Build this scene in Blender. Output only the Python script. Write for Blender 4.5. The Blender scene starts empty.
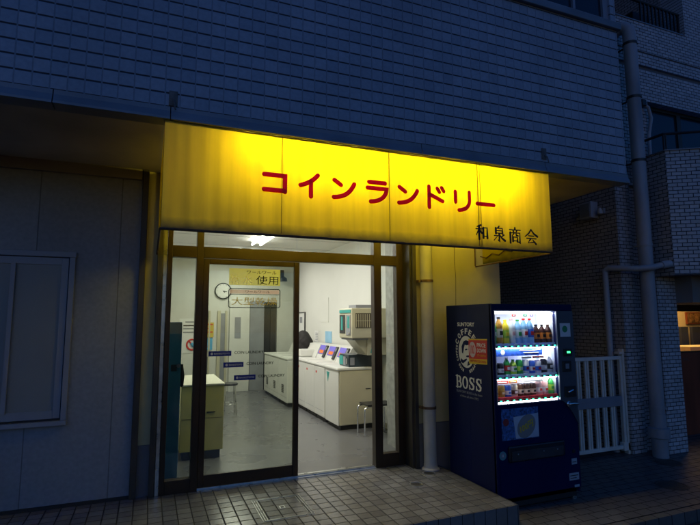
import bpy, bmesh, math, random
from mathutils import Vector, Matrix
random.seed(7)
sc = bpy.context.scene
COL = sc.collection

# ------------------------------------------------------------------ camera
F_PX, PITCH, ROLL, YAW = 491.6, math.radians(6.70), math.radians(-0.265), math.radians(22.13)
fw = Vector((math.sin(YAW)*math.cos(PITCH), math.cos(YAW)*math.cos(PITCH), math.sin(PITCH)))
r = Vector((math.cos(YAW), -math.sin(YAW), 0)); u = r.cross(fw)
cr = r*math.cos(ROLL)+u*math.sin(ROLL); cu = u*math.cos(ROLL)-r*math.sin(ROLL)
cd = bpy.data.cameras.new('camera'); cam = bpy.data.objects.new('camera', cd); COL.objects.link(cam)
m = Matrix((cr, cu, -fw)).transposed().to_4x4(); m.translation = (0, 0, 1.55)
cam.matrix_world = m
cd.sensor_width = 36; cd.lens = F_PX/700*36; cd.clip_start = .05; cd.clip_end = 500
sc.camera = cam

# ------------------------------------------------------------------ sky (late dusk) and weak directional skylight
SUN_EL, SUN_ROT = math.radians(0.6), math.radians(200)
w = bpy.data.worlds.new('World'); sc.world = w; w.use_nodes = True
nt = w.node_tree; nt.nodes.clear()
out = nt.nodes.new('ShaderNodeOutputWorld'); bg = nt.nodes.new('ShaderNodeBackground')
sky = nt.nodes.new('ShaderNodeTexSky'); sky.sky_type = 'NISHITA'; sky.sun_disc = False
sky.sun_elevation = SUN_EL; sky.sun_rotation = SUN_ROT; sky.ozone_density = 4.0; sky.dust_density = .5
tint = nt.nodes.new('ShaderNodeMix'); tint.data_type = 'RGBA'; tint.blend_type = 'MULTIPLY'
tint.inputs[0].default_value = 1; tint.inputs[7].default_value = (.86, 1.72, 2.55, 1)
nt.links.new(sky.outputs[0], tint.inputs[6]); nt.links.new(tint.outputs[2], bg.inputs[0])
bg.inputs[1].default_value = .15
nt.links.new(bg.outputs[0], out.inputs[0])
sd = bpy.data.lights.new('sun', 'SUN'); sd.energy = .012; sd.angle = math.radians(40); sd.color = (.45, .62, 1)
sun = bpy.data.objects.new('sun', sd); COL.objects.link(sun)
sun.rotation_euler = (math.radians(50), 0, math.radians(-25)); sun.location = (0, -5, 8)

sc.view_settings.view_transform = 'Standard'; sc.view_settings.look = 'None'
sc.view_settings.gamma = 1; sc.view_settings.use_curve_mapping = False
sc.view_settings.exposure = 0
try:
    sc.cycles.max_bounces = 10; sc.cycles.transparent_max_bounces = 16
    sc.cycles.sample_clamp_indirect = 4; sc.cycles.caustics_reflective = False; sc.cycles.caustics_refractive = False
    sc.cycles.use_denoising = True
except Exception:
    pass

# ------------------------------------------------------------------ materials
def newmat(name):
    mt = bpy.data.materials.new(name); mt.use_nodes = True; n = mt.node_tree; n.nodes.clear()
    o = n.nodes.new('ShaderNodeOutputMaterial'); return mt, n, o
def N(n, t, **k):
    x = n.nodes.new(t)
    for a, b in k.items(): setattr(x, a, b)
    return x
def math_(n, op, a, b=None, clamp=False):
    x = N(n, 'ShaderNodeMath', operation=op); x.use_clamp = clamp
    for i, v in enumerate((a, b)):
        if v is None: continue
        if isinstance(v, (int, float)): x.inputs[i].default_value = v
        else: n.links.new(v, x.inputs[i])
    return x.outputs[0]
def mixc(n, f, a, b, mode='MIX'):
    x = N(n, 'ShaderNodeMix', data_type='RGBA', blend_type=mode)
    for i, v in ((0, f), (6, a), (7, b)):
        if isinstance(v, (int, float)): x.inputs[i].default_value = v
        elif isinstance(v, (tuple, list)): x.inputs[i].default_value = (*v[:3], 1)
        else: n.links.new(v, x.inputs[i])
    return x.outputs[2]
def noise(n, scale, detail=4, vec=None, stretch=None):
    g = N(n, 'ShaderNodeNewGeometry'); v = g.outputs['Position']
    if stretch:
        mp = N(n, 'ShaderNodeMapping'); mp.inputs['Scale'].default_value = stretch
        n.links.new(v, mp.inputs[0]); v = mp.outputs[0]
    t = N(n, 'ShaderNodeTexNoise'); t.inputs['Scale'].default_value = scale; t.inputs['Detail'].default_value = detail
    n.links.new(v, t.inputs['Vector']); return t.outputs['Fac']
def ramp(n, f, a, b):
    x = N(n, 'ShaderNodeMapRange'); x.inputs[1].default_value = a; x.inputs[2].default_value = b
    n.links.new(f, x.inputs[0]); return x.outputs[0]
MC = {}
def pbr(name, col, rough=.5, metal=0, var=.15, scale=6, bump=0, bscale=60, stretch=None, dirt=None, dirt_amt=.5, trans=0, spec=.5, coat=0):
    if name in MC: return MC[name]
    mt, n, o = newmat(name); p = N(n, 'ShaderNodeBsdfPrincipled')
    f = ramp(n, noise(n, scale, 5, stretch=stretch), .3, .7)
    c = mixc(n, f, [x*(1-var) for x in col], [min(1, x*(1+var)) for x in col])
    if dirt:
        g = ramp(n, noise(n, scale*.45, 8, stretch=stretch), .5, .72)
        c = mixc(n, math_(n, 'MULTIPLY', g, dirt_amt), c, dirt)
    n.links.new(c, p.inputs['Base Color'])
    rr = math_(n, 'ADD', math_(n, 'MULTIPLY', f, rough*.3), rough*.85, True)
    n.links.new(rr, p.inputs['Roughness']); p.inputs['Metallic'].default_value = metal
    p.inputs['Transmission Weight'].default_value = trans; p.inputs['Specular IOR Level'].default_value = spec
    p.inputs['Coat Weight'].default_value = coat
    if bump:
        b = N(n, 'ShaderNodeBump'); b.inputs['Strength'].default_value = bump; b.inputs['Distance'].default_value = .003
        n.links.new(noise(n, bscale, 4), b.inputs['Height']); n.links.new(b.outputs[0], p.inputs['Normal'])
    n.links.new(p.outputs[0], o.inputs[0]); MC[name] = mt; return mt
def emit(name, col, s, vis=None):
    if name in MC: return MC[name]
    mt, n, o = newmat(name); e = N(n, 'ShaderNodeEmission'); e.inputs[0].default_value = (*col, 1); e.inputs[1].default_value = s
    n.links.new(e.outputs[0], o.inputs[0]); MC[name] = mt; return mt
def grid(name, ud, vd, pitch, off, col, jcol, jw, jstr=(1, 1), var=.12, stagger=0, rough=.45, bump=.6, dirt=.3, dcol=(.05, .045, .04), rvar=.1, facet=0, streak=False, broken=0):
    """tiled surface: u, v = world directions in the surface; joints dark and recessed, each tile its own shade"""
    mt, n, o = newmat(name); p = N(n, 'ShaderNodeBsdfPrincipled')
    g = N(n, 'ShaderNodeNewGeometry')
    def dot(d):
        x = N(n, 'ShaderNodeVectorMath', operation='DOT_PRODUCT'); n.links.new(g.outputs['Position'], x.inputs[0]); x.inputs[1].default_value = d
        return x.outputs['Value']
    v = math_(n, 'DIVIDE', math_(n, 'SUBTRACT', dot(vd), off[1]), pitch[1])
    row = math_(n, 'FLOOR', v)
    uu = math_(n, 'DIVIDE', math_(n, 'SUBTRACT', dot(ud), off[0]), pitch[0])
    if stagger: uu = math_(n, 'ADD', uu, math_(n, 'MULTIPLY', math_(n, 'MODULO', math_(n, 'ADD', row, 1000), 2), stagger))
    cu_ = math_(n, 'FLOOR', uu)
    def jm(x, wd, p_, s):
        fr = math_(n, 'FRACT', x); hw = wd/p_/2
        d = math_(n, 'MINIMUM', fr, math_(n, 'SUBTRACT', 1, fr))       # distance to the joint centre
        k = N(n, 'ShaderNodeMapRange'); k.inputs[1].default_value = hw*.7; k.inputs[2].default_value = hw*1.3
        k.inputs[3].default_value = s; k.inputs[4].default_value = 0; n.links.new(d, k.inputs[0]); return k.outputs[0]
    ju, jv = jm(uu, jw[0], pitch[0], jstr[0]), jm(v, jw[1], pitch[1], jstr[1])
    if broken:
        jr = jm(uu, jw[0]*1.3, pitch[0], broken); jv = math_(n, 'MULTIPLY', jv, math_(n, 'SUBTRACT', 1, jr))
    mask = math_(n, 'MAXIMUM', ju, jv)
    cb = N(n, 'ShaderNodeCombineXYZ'); n.links.new(cu_, cb.inputs[0]); n.links.new(row, cb.inputs[1])
    wn = N(n, 'ShaderNodeTexWhiteNoise'); n.links.new(cb.outputs[0], wn.inputs['Vector'])
    c = mixc(n, wn.outputs['Value'], [x*(1-var) for x in col], [x*(1+var) for x in col])
    ns = ramp(n, noise(n, 1.3, 8), .45, .75)
    if streak: ns = math_(n, 'MAXIMUM', ns, ramp(n, noise(n, 5, 6, stretch=(1, 1, .10)), .5, .85))
    c = mixc(n, math_(n, 'MULTIPLY', ns, dirt), c, dcol)
    n2 = ramp(n, noise(n, 35, 5), .3, .7)
    c = mixc(n, .12, c, mixc(n, n2, (.1, .1, .1), (.9, .9, .9)), 'OVERLAY')
    c = mixc(n, mask, c, jcol); n.links.new(c, p.inputs['Base Color'])
    rg = math_(n, 'ADD', rough-rvar, math_(n, 'MULTIPLY', wn.outputs['Value'], rvar*2))
    rg = math_(n, 'MAXIMUM', rg, math_(n, 'MULTIPLY', mask, .85)); n.links.new(rg, p.inputs['Roughness'])
    h = math_(n, 'ADD', math_(n, 'MULTIPLY', mask, -1), math_(n, 'MULTIPLY', n2, .06))
    if facet: h = math_(n, 'ADD', h, math_(n, 'MULTIPLY', noise(n, 14, 3), facet))
    b = N(n, 'ShaderNodeBump'); b.inputs['Strength'].default_value = bump; b.inputs['Distance'].default_value = .004
    n.links.new(h, b.inputs['Height']); n.links.new(b.outputs[0], p.inputs['Normal'])
    n.links.new(p.outputs[0], o.inputs[0]); return mt
def glassmat(name, tint_=(.9, .93, .9), ior=1.45, rough=.0, smear=0):
    mt, n, o = newmat(name); t = N(n, 'ShaderNodeBsdfTransparent'); t.inputs[0].default_value = (*tint_, 1)
    g = N(n, 'ShaderNodeBsdfGlossy'); g.inputs['Roughness'].default_value = rough; g.inputs[0].default_value = (.9, .9, .9, 1)
    ge = N(n, 'ShaderNodeNewGeometry'); dt = N(n, 'ShaderNodeVectorMath', operation='DOT_PRODUCT')
    n.links.new(ge.outputs['Incoming'], dt.inputs[0]); n.links.new(ge.outputs['Normal'], dt.inputs[1])
    f0 = ((ior-1)/(ior+1))**2
    fr_ = math_(n, 'ADD', f0, math_(n, 'MULTIPLY', 1-f0, math_(n, 'POWER', math_(n, 'SUBTRACT', 1, math_(n, 'ABSOLUTE', dt.outputs['Value'])), 5)))
    x = N(n, 'ShaderNodeMixShader'); n.links.new(fr_, x.inputs[0]); n.links.new(t.outputs[0], x.inputs[1]); n.links.new(g.outputs[0], x.inputs[2])
    if smear:
        df = N(n, 'ShaderNodeBsdfDiffuse'); df.inputs[0].default_value = (.8, .8, .78, 1)
        k = math_(n, 'MULTIPLY', ramp(n, noise(n, 4, 7, stretch=(1, 1, .5)), .45, .75), smear)
        x2 = N(n, 'ShaderNodeMixShader'); n.links.new(k, x2.inputs[0]); n.links.new(x.outputs[0], x2.inputs[1]); n.links.new(df.outputs[0], x2.inputs[2]); x = x2
    n.links.new(x.outputs[0], o.inputs[0]); return mt
def filmmat(name, col, amt, glow=0.35):
    """thin see-through sticker film"""
    mt, n, o = newmat(name); t = N(n, 'ShaderNodeBsdfTransparent')
    d = N(n, 'ShaderNodeBsdfDiffuse'); d.inputs[0].default_value = (*col, 1)
    l = N(n, 'ShaderNodeBsdfTranslucent'); l.inputs[0].default_value = (*col, 1)
    y = N(n, 'ShaderNodeMixShader'); y.inputs[0].default_value = .6; n.links.new(d.outputs[0], y.inputs[1]); n.links.new(l.outputs[0], y.inputs[2])
    x = N(n, 'ShaderNodeMixShader'); x.inputs[0].default_value = amt
    n.links.new(t.outputs[0], x.inputs[1]); n.links.new(y.outputs[0], x.inputs[2]); n.links.new(x.outputs[0], o.inputs[0]); return mt
def clothmat(name, col, streak=True, trans=.6):
    mt, n, o = newmat(name)
    c = None
    if streak:
        f = ramp(n, noise(n, 16, 7, stretch=(1, .2, .045)), .38, .68)
        c = mixc(n, math_(n, 'MULTIPLY', f, .45), col, [x*.62 for x in col])
        f2 = ramp(n, noise(n, 3, 6, stretch=(1, 1, .5)), .42, .8)
        c = mixc(n, math_(n, 'MULTIPLY', f2, .3), c, (.45, .28, .01))
        # mould along the bottom hem, with an uneven edge
        g = N(n, 'ShaderNodeNewGeometry'); s = N(n, 'ShaderNodeSeparateXYZ'); n.links.new(g.outputs['Position'], s.inputs[0])
        z = math_(n, 'ADD', s.outputs[2], math_(n, 'MULTIPLY', noise(n, 11, 6), .05))
        mm = N(n, 'ShaderNodeMapRange'); mm.inputs[1].default_value = 2.225; mm.inputs[2].default_value = 2.150; mm.inputs[3].default_value = 0; mm.inputs[4].default_value = .88
        n.links.new(z, mm.inputs[0]); c = mixc(n, mm.outputs[0], c, (.05, .05, .015))
    d = N(n, 'ShaderNodeBsdfDiffuse'); l = N(n, 'ShaderNodeBsdfTranslucent')
    for q in (d, l):
        if c is None: q.inputs[0].default_value = (*col, 1)
        else: n.links.new(c, q.inputs[0])
    x = N(n, 'ShaderNodeMixShader'); x.inputs[0].default_value = trans
    n.links.new(d.outputs[0], x.inputs[1]); n.links.new(l.outputs[0], x.inputs[2])
    gl = N(n, 'ShaderNodeBsdfGlossy'); gl.inputs['Roughness'].default_value = .35
    y = N(n, 'ShaderNodeMixShader'); y.inputs[0].default_value = .04; n.links.new(x.outputs[0], y.inputs[1]); n.links.new(gl.outputs[0], y.inputs[2])
    n.links.new(y.outputs[0], o.inputs[0]); return mt

X_, Y_, Z_ = (1, 0, 0), (0, 1, 0), (0, 0, 1)
M = dict(
    awns=clothmat('old yellow end sheet', (.55, .42, .02), False, .34),
    upper=grid('glazed wall tile', X_, Z_, (.0905, .0893), (.039, 2.905), (.32, .37, .455), (.045, .05, .06), (.007, .010), (.36, 1), var=.10, rough=.4, bump=.9, dirt=.35, dcol=(.15, .16, .18), facet=.5, streak=True, broken=.72),
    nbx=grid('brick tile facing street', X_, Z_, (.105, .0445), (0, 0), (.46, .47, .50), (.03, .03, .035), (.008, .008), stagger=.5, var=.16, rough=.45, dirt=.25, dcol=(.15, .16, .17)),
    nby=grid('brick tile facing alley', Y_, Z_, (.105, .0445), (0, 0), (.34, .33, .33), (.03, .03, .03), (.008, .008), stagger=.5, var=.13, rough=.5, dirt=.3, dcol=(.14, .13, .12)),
    nba=grid('brick tile on bay', (.835, -.55, 0), Z_, (.105, .0445), (0, .02), (.44, .45, .48), (.03, .03, .035), (.008, .008), stagger=.5, var=.14, rough=.45, dirt=.25, dcol=(.15, .15, .16)),
    plat=grid('porch floor tile', X_, Y_, (.1, .1), (.045, .06), (.19, .187, .182), (.014, .013, .013), (.009, .009), (1, 1), var=.2, rough=.22, bump=.7, dirt=.55, dcol=(.13, .11, .085), rvar=.05),
    platf=grid('porch edge tile', X_, Z_, (.1, .2), (.045, -.04), (.16, .16, .16), (.03, .03, .03), (.007, .007), var=.1, rough=.4),
    plats=grid('porch side tile', Y_, Z_, (.1, .2), (.06, -.04), (.16, .16, .16), (.03, .03, .03), (.007, .007), var=.1, rough=.4),
    pave=grid('pavement block', X_, Y_, (.15, .1), (.02, .03), (.12, .115, .11), (.02, .02, .02), (.009, .009), stagger=.5, var=.16, rough=.5, dirt=.5, dcol=(.05, .05, .05)),
    side_a=grid('siding', X_, Z_, (.589, 9), (-.837, 0), (.24, .26, .30), (.07, .07, .08), (.007, .001), (.7, 0), var=.0, rough=.45, bump=.4, dirt=.4, dcol=(.14, .145, .15)),
    asphalt=pbr('asphalt', (.045, .045, .048), .85, var=.3, scale=14, bump=.6, bscale=180),
    concrete=pbr('painted concrete wall', (.52, .48, .27), .7, var=.1, scale=2.5, bump=.35, bscale=40, dirt=(.22, .20, .14), dirt_amt=.35),
    concrete_low=pbr('grey painted wall foot', (.15, .155, .17), .7, var=.12, scale=3, bump=.3),
    soffit=pbr('soffit board', (.52, .50, .46), .7, var=.1, scale=2, bump=.2, dirt=(.12, .11, .09), dirt_amt=.5),
    beam=pbr('beam paint', (.22, .21, .20), .6, var=.12, scale=3, bump=.2),
    trim=pbr('drip edge metal', (.22, .245, .28), .45, .2, var=.12, scale=4, bump=.1, dirt=(.12, .12, .12), dirt_amt=.5),
    alu=pbr('window aluminium', (.26, .28, .33), .45, .1, var=.08, scale=4),
    frost=pbr('frosted glass', (.22, .24, .25), .35, var=.05, scale=3, bump=.3, bscale=250),
    bronze=pbr('bronze anodised aluminium', (.030, .018, .010), .42, .3, var=.15, scale=8),
    darkmet=pbr('dark metal post', (.05, .047, .043), .45, .4, var=.2, scale=5),
    steel=pbr('worn steel', (.55, .55, .53), .3, .9, var=.2, scale=12),
    chrome=pbr('chrome', (.8, .8, .8), .12, 1, var=.05),
    pvc=pbr('painted drain pipe', (.48, .47, .43), .45, var=.08, scale=5, dirt=(.25, .24, .2), dirt_amt=.4),
    pvc2=pbr('grey drain pipe', (.36, .38, .42), .45, var=.1, scale=4, dirt=(.12, .12, .13), dirt_amt=.8, stretch=(1, 1, .35)),
    rust=pbr('rusty iron', (.12, .07, .04), .8, .2, var=.4, scale=30, bump=.5),
    vinyl=pbr('vinyl floor', (.12, .122, .128), .28, var=.08, scale=2.5, bump=.05, dirt=(.15, .15, .15), dirt_amt=.35),
    intw=pbr('interior wall', (.66, .66, .61), .75, var=.04, scale=1.5, bump=.15, bscale=90),
    ceil=pbr('ceiling board', (.70, .70, .66), .8, var=.04, scale=3),
    whitep=pbr('white enamel', (.64, .64, .60), .45, var=.03, scale=4),
    beige=pbr('beige enamel', (.50, .47, .34), .4, var=.05, scale=4),
    olive=pbr('yellow olive enamel', (.58, .54, .24), .45, var=.06, scale=4, dirt=(.2, .18, .06), dirt_amt=.3),
    blue=pbr('teal blue enamel', (.015, .12, .27), .4, var=.1, scale=4),
    black=pbr('black plastic', (.018, .018, .02), .4, var=.1),
    rubber=pbr('dark plinth', (.02, .02, .02), .7, var=.1),
    teal=pbr('teal plastic', (.02, .30, .27), .4, var=.05),
    navy=pbr('navy cabinet paint', (.005, .010, .060), .4, var=.08, scale=3, bump=.02, bscale=8, spec=.10),
    grey=pbr('grey control panel', (.075, .08, .10), .4, var=.06),
    paperw=pbr('white paper', (.75, .75, .72), .8, var=.03),
    paperb=pbr('blue paper', (.10, .38, .62), .8, var=.05),
    paperl=pbr('pale blue notice', (.28, .50, .68), .8, var=.1),
    redp=pbr('red print', (.55, .03, .02), .6, var=.05),
    yelp=pbr('yellow print', (.75, .55, .02), .6, var=.05),
    yel2=pbr('ochre print', (.55, .42, .06), .6, var=.1),
    cream=pbr('cream print', (.80, .78, .66), .6, var=.05),
    orange=pbr('orange print', (.75, .18, .02), .6, var=.05),
    purple=pbr('violet print', (.16, .13, .62), .5, var=.08),
    blackp=pbr('black print', (.006, .006, .007), .6, var=.1),
    greyp=pbr('grey print', (.25, .26, .28), .6, var=.1),
    greenp=pbr('green print', (.02, .28, .10), .6, var=.1),
    skin=pbr('black cloth', (.012, .010, .010), .8, var=.3, scale=20, bump=.6),
    wood=pbr('dark brown panel', (.20, .045, .02), .35, var=.25, scale=6, stretch=(1, 1, .15)),
    gate=pbr('gate paint', (.74, .70, .62), .45, var=.1, scale=6, dirt=(.2, .19, .17), dirt_amt=.4),
    grime=pbr('old brown iron cover', (.07, .065, .055), .6, .3, var=.3, scale=40, bump=.5),
    winb=pbr('dark upstairs window', (.02, .025, .035), .12, var=.1),
    door=glassmat('shop door glass', (.80, .83, .77), 1.55, smear=.07),
    clear=glassmat('clear glass', (.90, .92, .90)),
    dglass=glassmat('display window', (.97, .97, .97), 1.3),
    awn=clothmat('yellow awning sheet', (.99, .80, .003), trans=.66),
    awnr=clothmat('red letter film', (.85, .006, .012), False, .65),
    filmy=filmmat('yellow sticker film', (.75, .70, .12), .55),
    filmb=filmmat('blue sticker film', (.02, .035, .28), .85),
    filmw=filmmat('white sticker film', (.97, .97, .97), .97),
    filmk=filmmat('dark sticker film', (.02, .03, .03), .85),
    filmp=filmmat('pale pink sticker film', (.75, .5, .42), .45),
    filmo=filmmat('pale ochre sticker film', (.70, .62, .30), .40),
)

# ------------------------------------------------------------------ mesh helpers (world coordinates in, parent location taken off)
def wloc(o):
    v = Vector((0, 0, 0))
    while o is not None: v += o.location; o = o.parent
    return v
class B:
    def __init__(s): s.v = []; s.f = []; s.sm = []
    def add(s, vs, fs, smooth=False):
        k = len(s.v); s.v += [tuple(x) for x in vs]; s.f += [tuple(i+k for i in f) for f in fs]; s.sm += [smooth]*len(fs); return s
    def box(s, x0, x1, y0, y1, z0, z1, bev=0):
        if bev:
            bm = bmesh.new(); bmesh.ops.create_cube(bm, size=1)
            for q in bm.verts: q.co = Vector(((x0+x1)/2+q.co.x*(x1-x0), (y0+y1)/2+q.co.y*(y1-y0), (z0+z1)/2+q.co.z*(z1-z0)))
            bmesh.ops.bevel(bm, geom=bm.edges[:], offset=bev, segments=2, affect='EDGES', profile=.5)
            bm.verts.index_update(); s.add([q.co for q in bm.verts], [[q.index for q in f.verts] for f in bm.faces], False); bm.free(); return s
        v = [(x, y, z) for z in (z0, z1) for y in (y0, y1) for x in (x0, x1)]
        return s.add(v, [(0, 2, 3, 1), (4, 5, 7, 6), (0, 1, 5, 4), (2, 6, 7, 3), (0, 4, 6, 2), (1, 3, 7, 5)])
    def prism(s, poly, vec):
        n = len(poly); vec = Vector(vec); a = [Vector(p) for p in poly]; b = [p+vec for p in a]
        nrm = Vector((0, 0, 0))
        for i in range(n): nrm += a[i].cross(a[(i+1) % n])
        if nrm.dot(vec) > 0: a.reverse(); b.reverse()
        return s.add(a+b, [tuple(range(n)), tuple(range(2*n-1, n-1, -1))]+[(i, i+n, (i+1) % n+n, (i+1) % n) for i in range(n)])
    def tube(s, pts, rad, n=12, rnd=False, flat=None, hollow=False):
        """sweep; rad a number or list; rnd rounds the ends; flat=(normal, k) squashes along normal"""
        P = [Vector(p) for p in pts]; R = [rad]*len(P) if isinstance(rad, (int, float)) else list(rad)
        if rnd:
            d0 = (P[0]-P[1]).normalized(); d1 = (P[-1]-P[-2]).normalized(); r0, r1 = R[0], R[-1]
            hp = [(math.cos(a), math.sin(a)) for a in (math.radians(t) for t in (8, 35, 62))]
            pre = [(P[0]+d0*r0*c, r0*sn) for c, sn in hp]; post = [(P[-1]+d1*r1*c, r1*sn) for c, sn in reversed(hp)]
            P = [p for p, _ in pre]+P+[p for p, _ in post]; R = [q for _, q in pre]+R+[q for _, q in post]
        T = []
        for i in range(len(P)):
            a = (P[i]-P[i-1]).normalized() if i else (P[1]-P[0]).normalized()
            b = (P[i+1]-P[i]).normalized() if i < len(P)-1 else a
            t = (a+b); T.append(t.normalized() if t.length > 1e-6 else a)
        up = Vector((0, 0, 1)) if abs(T[0].z) < .9 else Vector((0, 1, 0))
        if flat: up = Vector(flat[0])
        vs = []
        for i, (p, t) in enumerate(zip(P, T)):
            x = t.cross(up).normalized(); y = x.cross(t).normalized(); 
            if not flat: up = y
            k = 1
            if 0 < i < len(P)-1:
                c = (P[i]-P[i-1]).normalized().dot(t); k = min(1.5, 1/max(c, .4))
            for j in range(n):
                a = 2*math.pi*j/n; off = x*math.cos(a)*R[i]*k+y*math.sin(a)*R[i]*(flat[1] if flat else 1)
                vs.append(p+off)
        fs = [(i*n+j, (i+1)*n+j, (i+1)*n+(j+1) % n, i*n+(j+1) % n) for i in range(len(P)-1) for j in range(n)]
        if not hollow: fs += [tuple(range(n)), tuple(range(len(P)*n-1, (len(P)-1)*n-1, -1))]
        return s.add(vs, fs, True)
    def lathe(s, c, prof, n=20, ax=2):
        """profile [(radius, height)] round axis ax through c"""
        vs = []
        for rr, h in prof:
            for j in range(n):
                a = 2*math.pi*j/n; p = [rr*math.cos(a), rr*math.sin(a)]; q = [0, 0, 0]
                q[ax] = h; q[(ax+1) % 3] = p[0]; q[(ax+2) % 3] = p[1]; vs.append((c[0]+q[0], c[1]+q[1], c[2]+q[2]))
        k = len(prof); fs = [(i*n+j, i*n+(j+1) % n, (i+1)*n+(j+1) % n, (i+1)*n+j) for i in range(k-1) for j in range(n)]
        fs += [tuple(range(n-1, -1, -1)), tuple(range((k-1)*n, k*n))]
        return s.add(vs, fs, True)
    def disc(s, c, rad, h, ax=2, n=24): return s.lathe(c, [(rad, 0), (rad, h)], n, ax)
    def build(s, name, mat, parent=None, label=None):
        me = bpy.data.meshes.new(name); o = wloc(parent); me.from_pydata([(x-o.x, y-o.y, z-o.z) for x, y, z in s.v], [], s.f)
        me.polygons.foreach_set('use_smooth', s.sm)
        if any(s.sm):
            try: me.set_sharp_from_angle(angle=math.radians(38))
            except Exception: pass
        me.materials.append(mat); me.update()
        ob = bpy.data.objects.new(name, me); COL.objects.link(ob)
        if parent: ob.parent = parent
        if label: ob['label'] = label
        return ob
def box(name, mat, parent, *a, bev=0, label=None): return B().box(*a, bev=bev).build(name, mat, parent, label)
def thing(name, label, cat, loc, group=None):
    o = bpy.data.objects.new(name, None); COL.objects.link(o); o.location = loc; o.empty_display_size = .1
    return tag(o, label, cat, group)
def tag(o, label, cat, group=None):
    o['label'] = label; o['category'] = cat
    if group: o['group'] = group
    return o
def recenter(o):
    """put a single mesh thing's origin at its base"""
    vs = [v.co.copy() for v in o.data.vertices]
    c = Vector((sum(v.x for v in vs)/len(vs), sum(v.y for v in vs)/len(vs), min(v.z for v in vs)))
    for v in o.data.vertices: v.co -= c
    o.location = c; return o
def struct(name, mat, b): o = b.build(name, mat); o['kind'] = 'structure'; return o
def copy_tree(o, parent=None):
    c = o.copy(); COL.objects.link(c)
    if parent: c.parent = parent
    for ch in list(o.children): copy_tree(ch, c)
    return c
def text(body, w_, h_, c, right, up, mat, parent, name='lettering', thick=.0008, bold=0.0, label=None, shear=0):
    """lettering of overall width w_ and height h_ centred at c on the plane of right, up"""
    cv = bpy.data.curves.new('t', 'FONT'); cv.body = body; cv.offset = bold; cv.extrude = .01; cv.resolution_u = 3; cv.shear = shear
    to = bpy.data.objects.new('t', cv); COL.objects.link(to); bpy.context.view_layer.update()
    me = bpy.data.meshes.new_from_object(to.evaluated_get(bpy.context.evaluated_depsgraph_get()))
    bpy.data.objects.remove(to); bpy.data.curves.remove(cv)
    xs = [v.co.x for v in me.vertices]; ys = [v.co.y for v in me.vertices]
    x0, x1, y0, y1 = min(xs), max(xs), min(ys), max(ys)
    R_, U_ = Vector(right), Vector(up); N_ = R_.cross(U_); c = Vector(c)-wloc(parent)
    for v in me.vertices:
        a = ((v.co.x-x0)/(x1-x0)-.5)*w_; b = ((v.co.y-y0)/max(1e-6, y1-y0)-.5)*h_; d = (v.co.z+.01)/.02*thick
        v.co = c+R_*a+U_*b+N_*d
    me.materials.clear(); me.materials.append(mat); me.name = name
    ob = bpy.data.objects.new(name, me); COL.objects.link(ob); ob.parent = parent
    if label: ob['label'] = label
    return ob

# ================================================================== THE SETTING
struct('road', M['asphalt'], B().box(-60, 60, -60, 2.86, -.4, -.10))
struct('pavement', M['pave'], B().box(-60, 60, 2.93, 40, -.4, 0))
struct('kerb', M['pave'], B().box(-60, 60, 2.86, 2.93, -.4, -.004))
pl = struct('porch_platform', M['plat'], B().box(-4, 2.65, 3.15, 4.45, .1501, .154))
struct('porch_step', M['platf'], B().box(-4, 2.65, 3.152, 4.45, .0, .150))
struct('porch_side', M['plats'], B().box(2.651, 2.654, 3.152, 4.26, .0, .150))
FL = .154

# ================================================================== LAUNDRY BUILDING
LB = thing('laundry_building', 'coin laundry building with dark blue-grey tiled upper storey and lit glass shop front', 'building', (0, 4.45, 0))
box('upper_wall', M['upper'], LB, -6, 4.13, 3.20, 3.45, 2.905, 4.35)
up2 = B(); up2.box(-6, 3.19, 3.20, 3.45, 4.42, 7.5); up2.box(3.19, 4.13, 3.20, 3.45, 6.2, 7.5); up2.box(4.06, 4.13, 3.20, 3.45, 4.42, 6.2)
up2.build('upper_wall', M['upper'], LB)
B().box(3.9, 4.128, 3.46, 10, 2.905, 7.5).build('side_wall', M['concrete'], LB)
box('ledge', M['trim'], LB, -6, 4.16, 3.165, 3.45, 4.35, 4.42, bev=.006)
fr = B()
for a in ((3.19, 3.25), (3.99, 4.06), (3.60, 3.63)): fr.box(a[0], a[1], 3.22, 3.28, 4.42, 6.2)
fr.box(3.25, 3.99, 3.22, 3.28, 4.42, 4.47)
wf = fr.build('window', M['alu'], LB); box('pane', M['winb'], wf, 3.25, 3.99, 3.245, 3.25, 4.47, 6.2)
# drip edge in lengths, with joints
jx = [-6, -3.4, -.573, .075, 1.9, 3.13, 4.14]
for a, b_ in zip(jx, jx[1:]):
    B().prism([(a+.003, 3.193, 2.903), (a+.003, 3.193, 2.875), (a+.003, 3.175, 2.83), (a+.003, 3.175, 2.815), (a+.003, 3.30, 2.815), (a+.003, 3.30, 2.903)], (b_-a-.006, 0, 0)).build('drip_edge', M['trim'], LB)
box('soffit', M['soffit'], LB, -6, 4.13, 3.30, 4.6, 2.83, 2.90)
box('soffit', M['soffit'], LB, 3.47, 4.13, 4.6, 10, 2.83, 2.90)
st = B().box(-6, -.10, 4.41, 4.448, 2.74, 2.828)
st.build('beam', M['beam'], LB)
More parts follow.
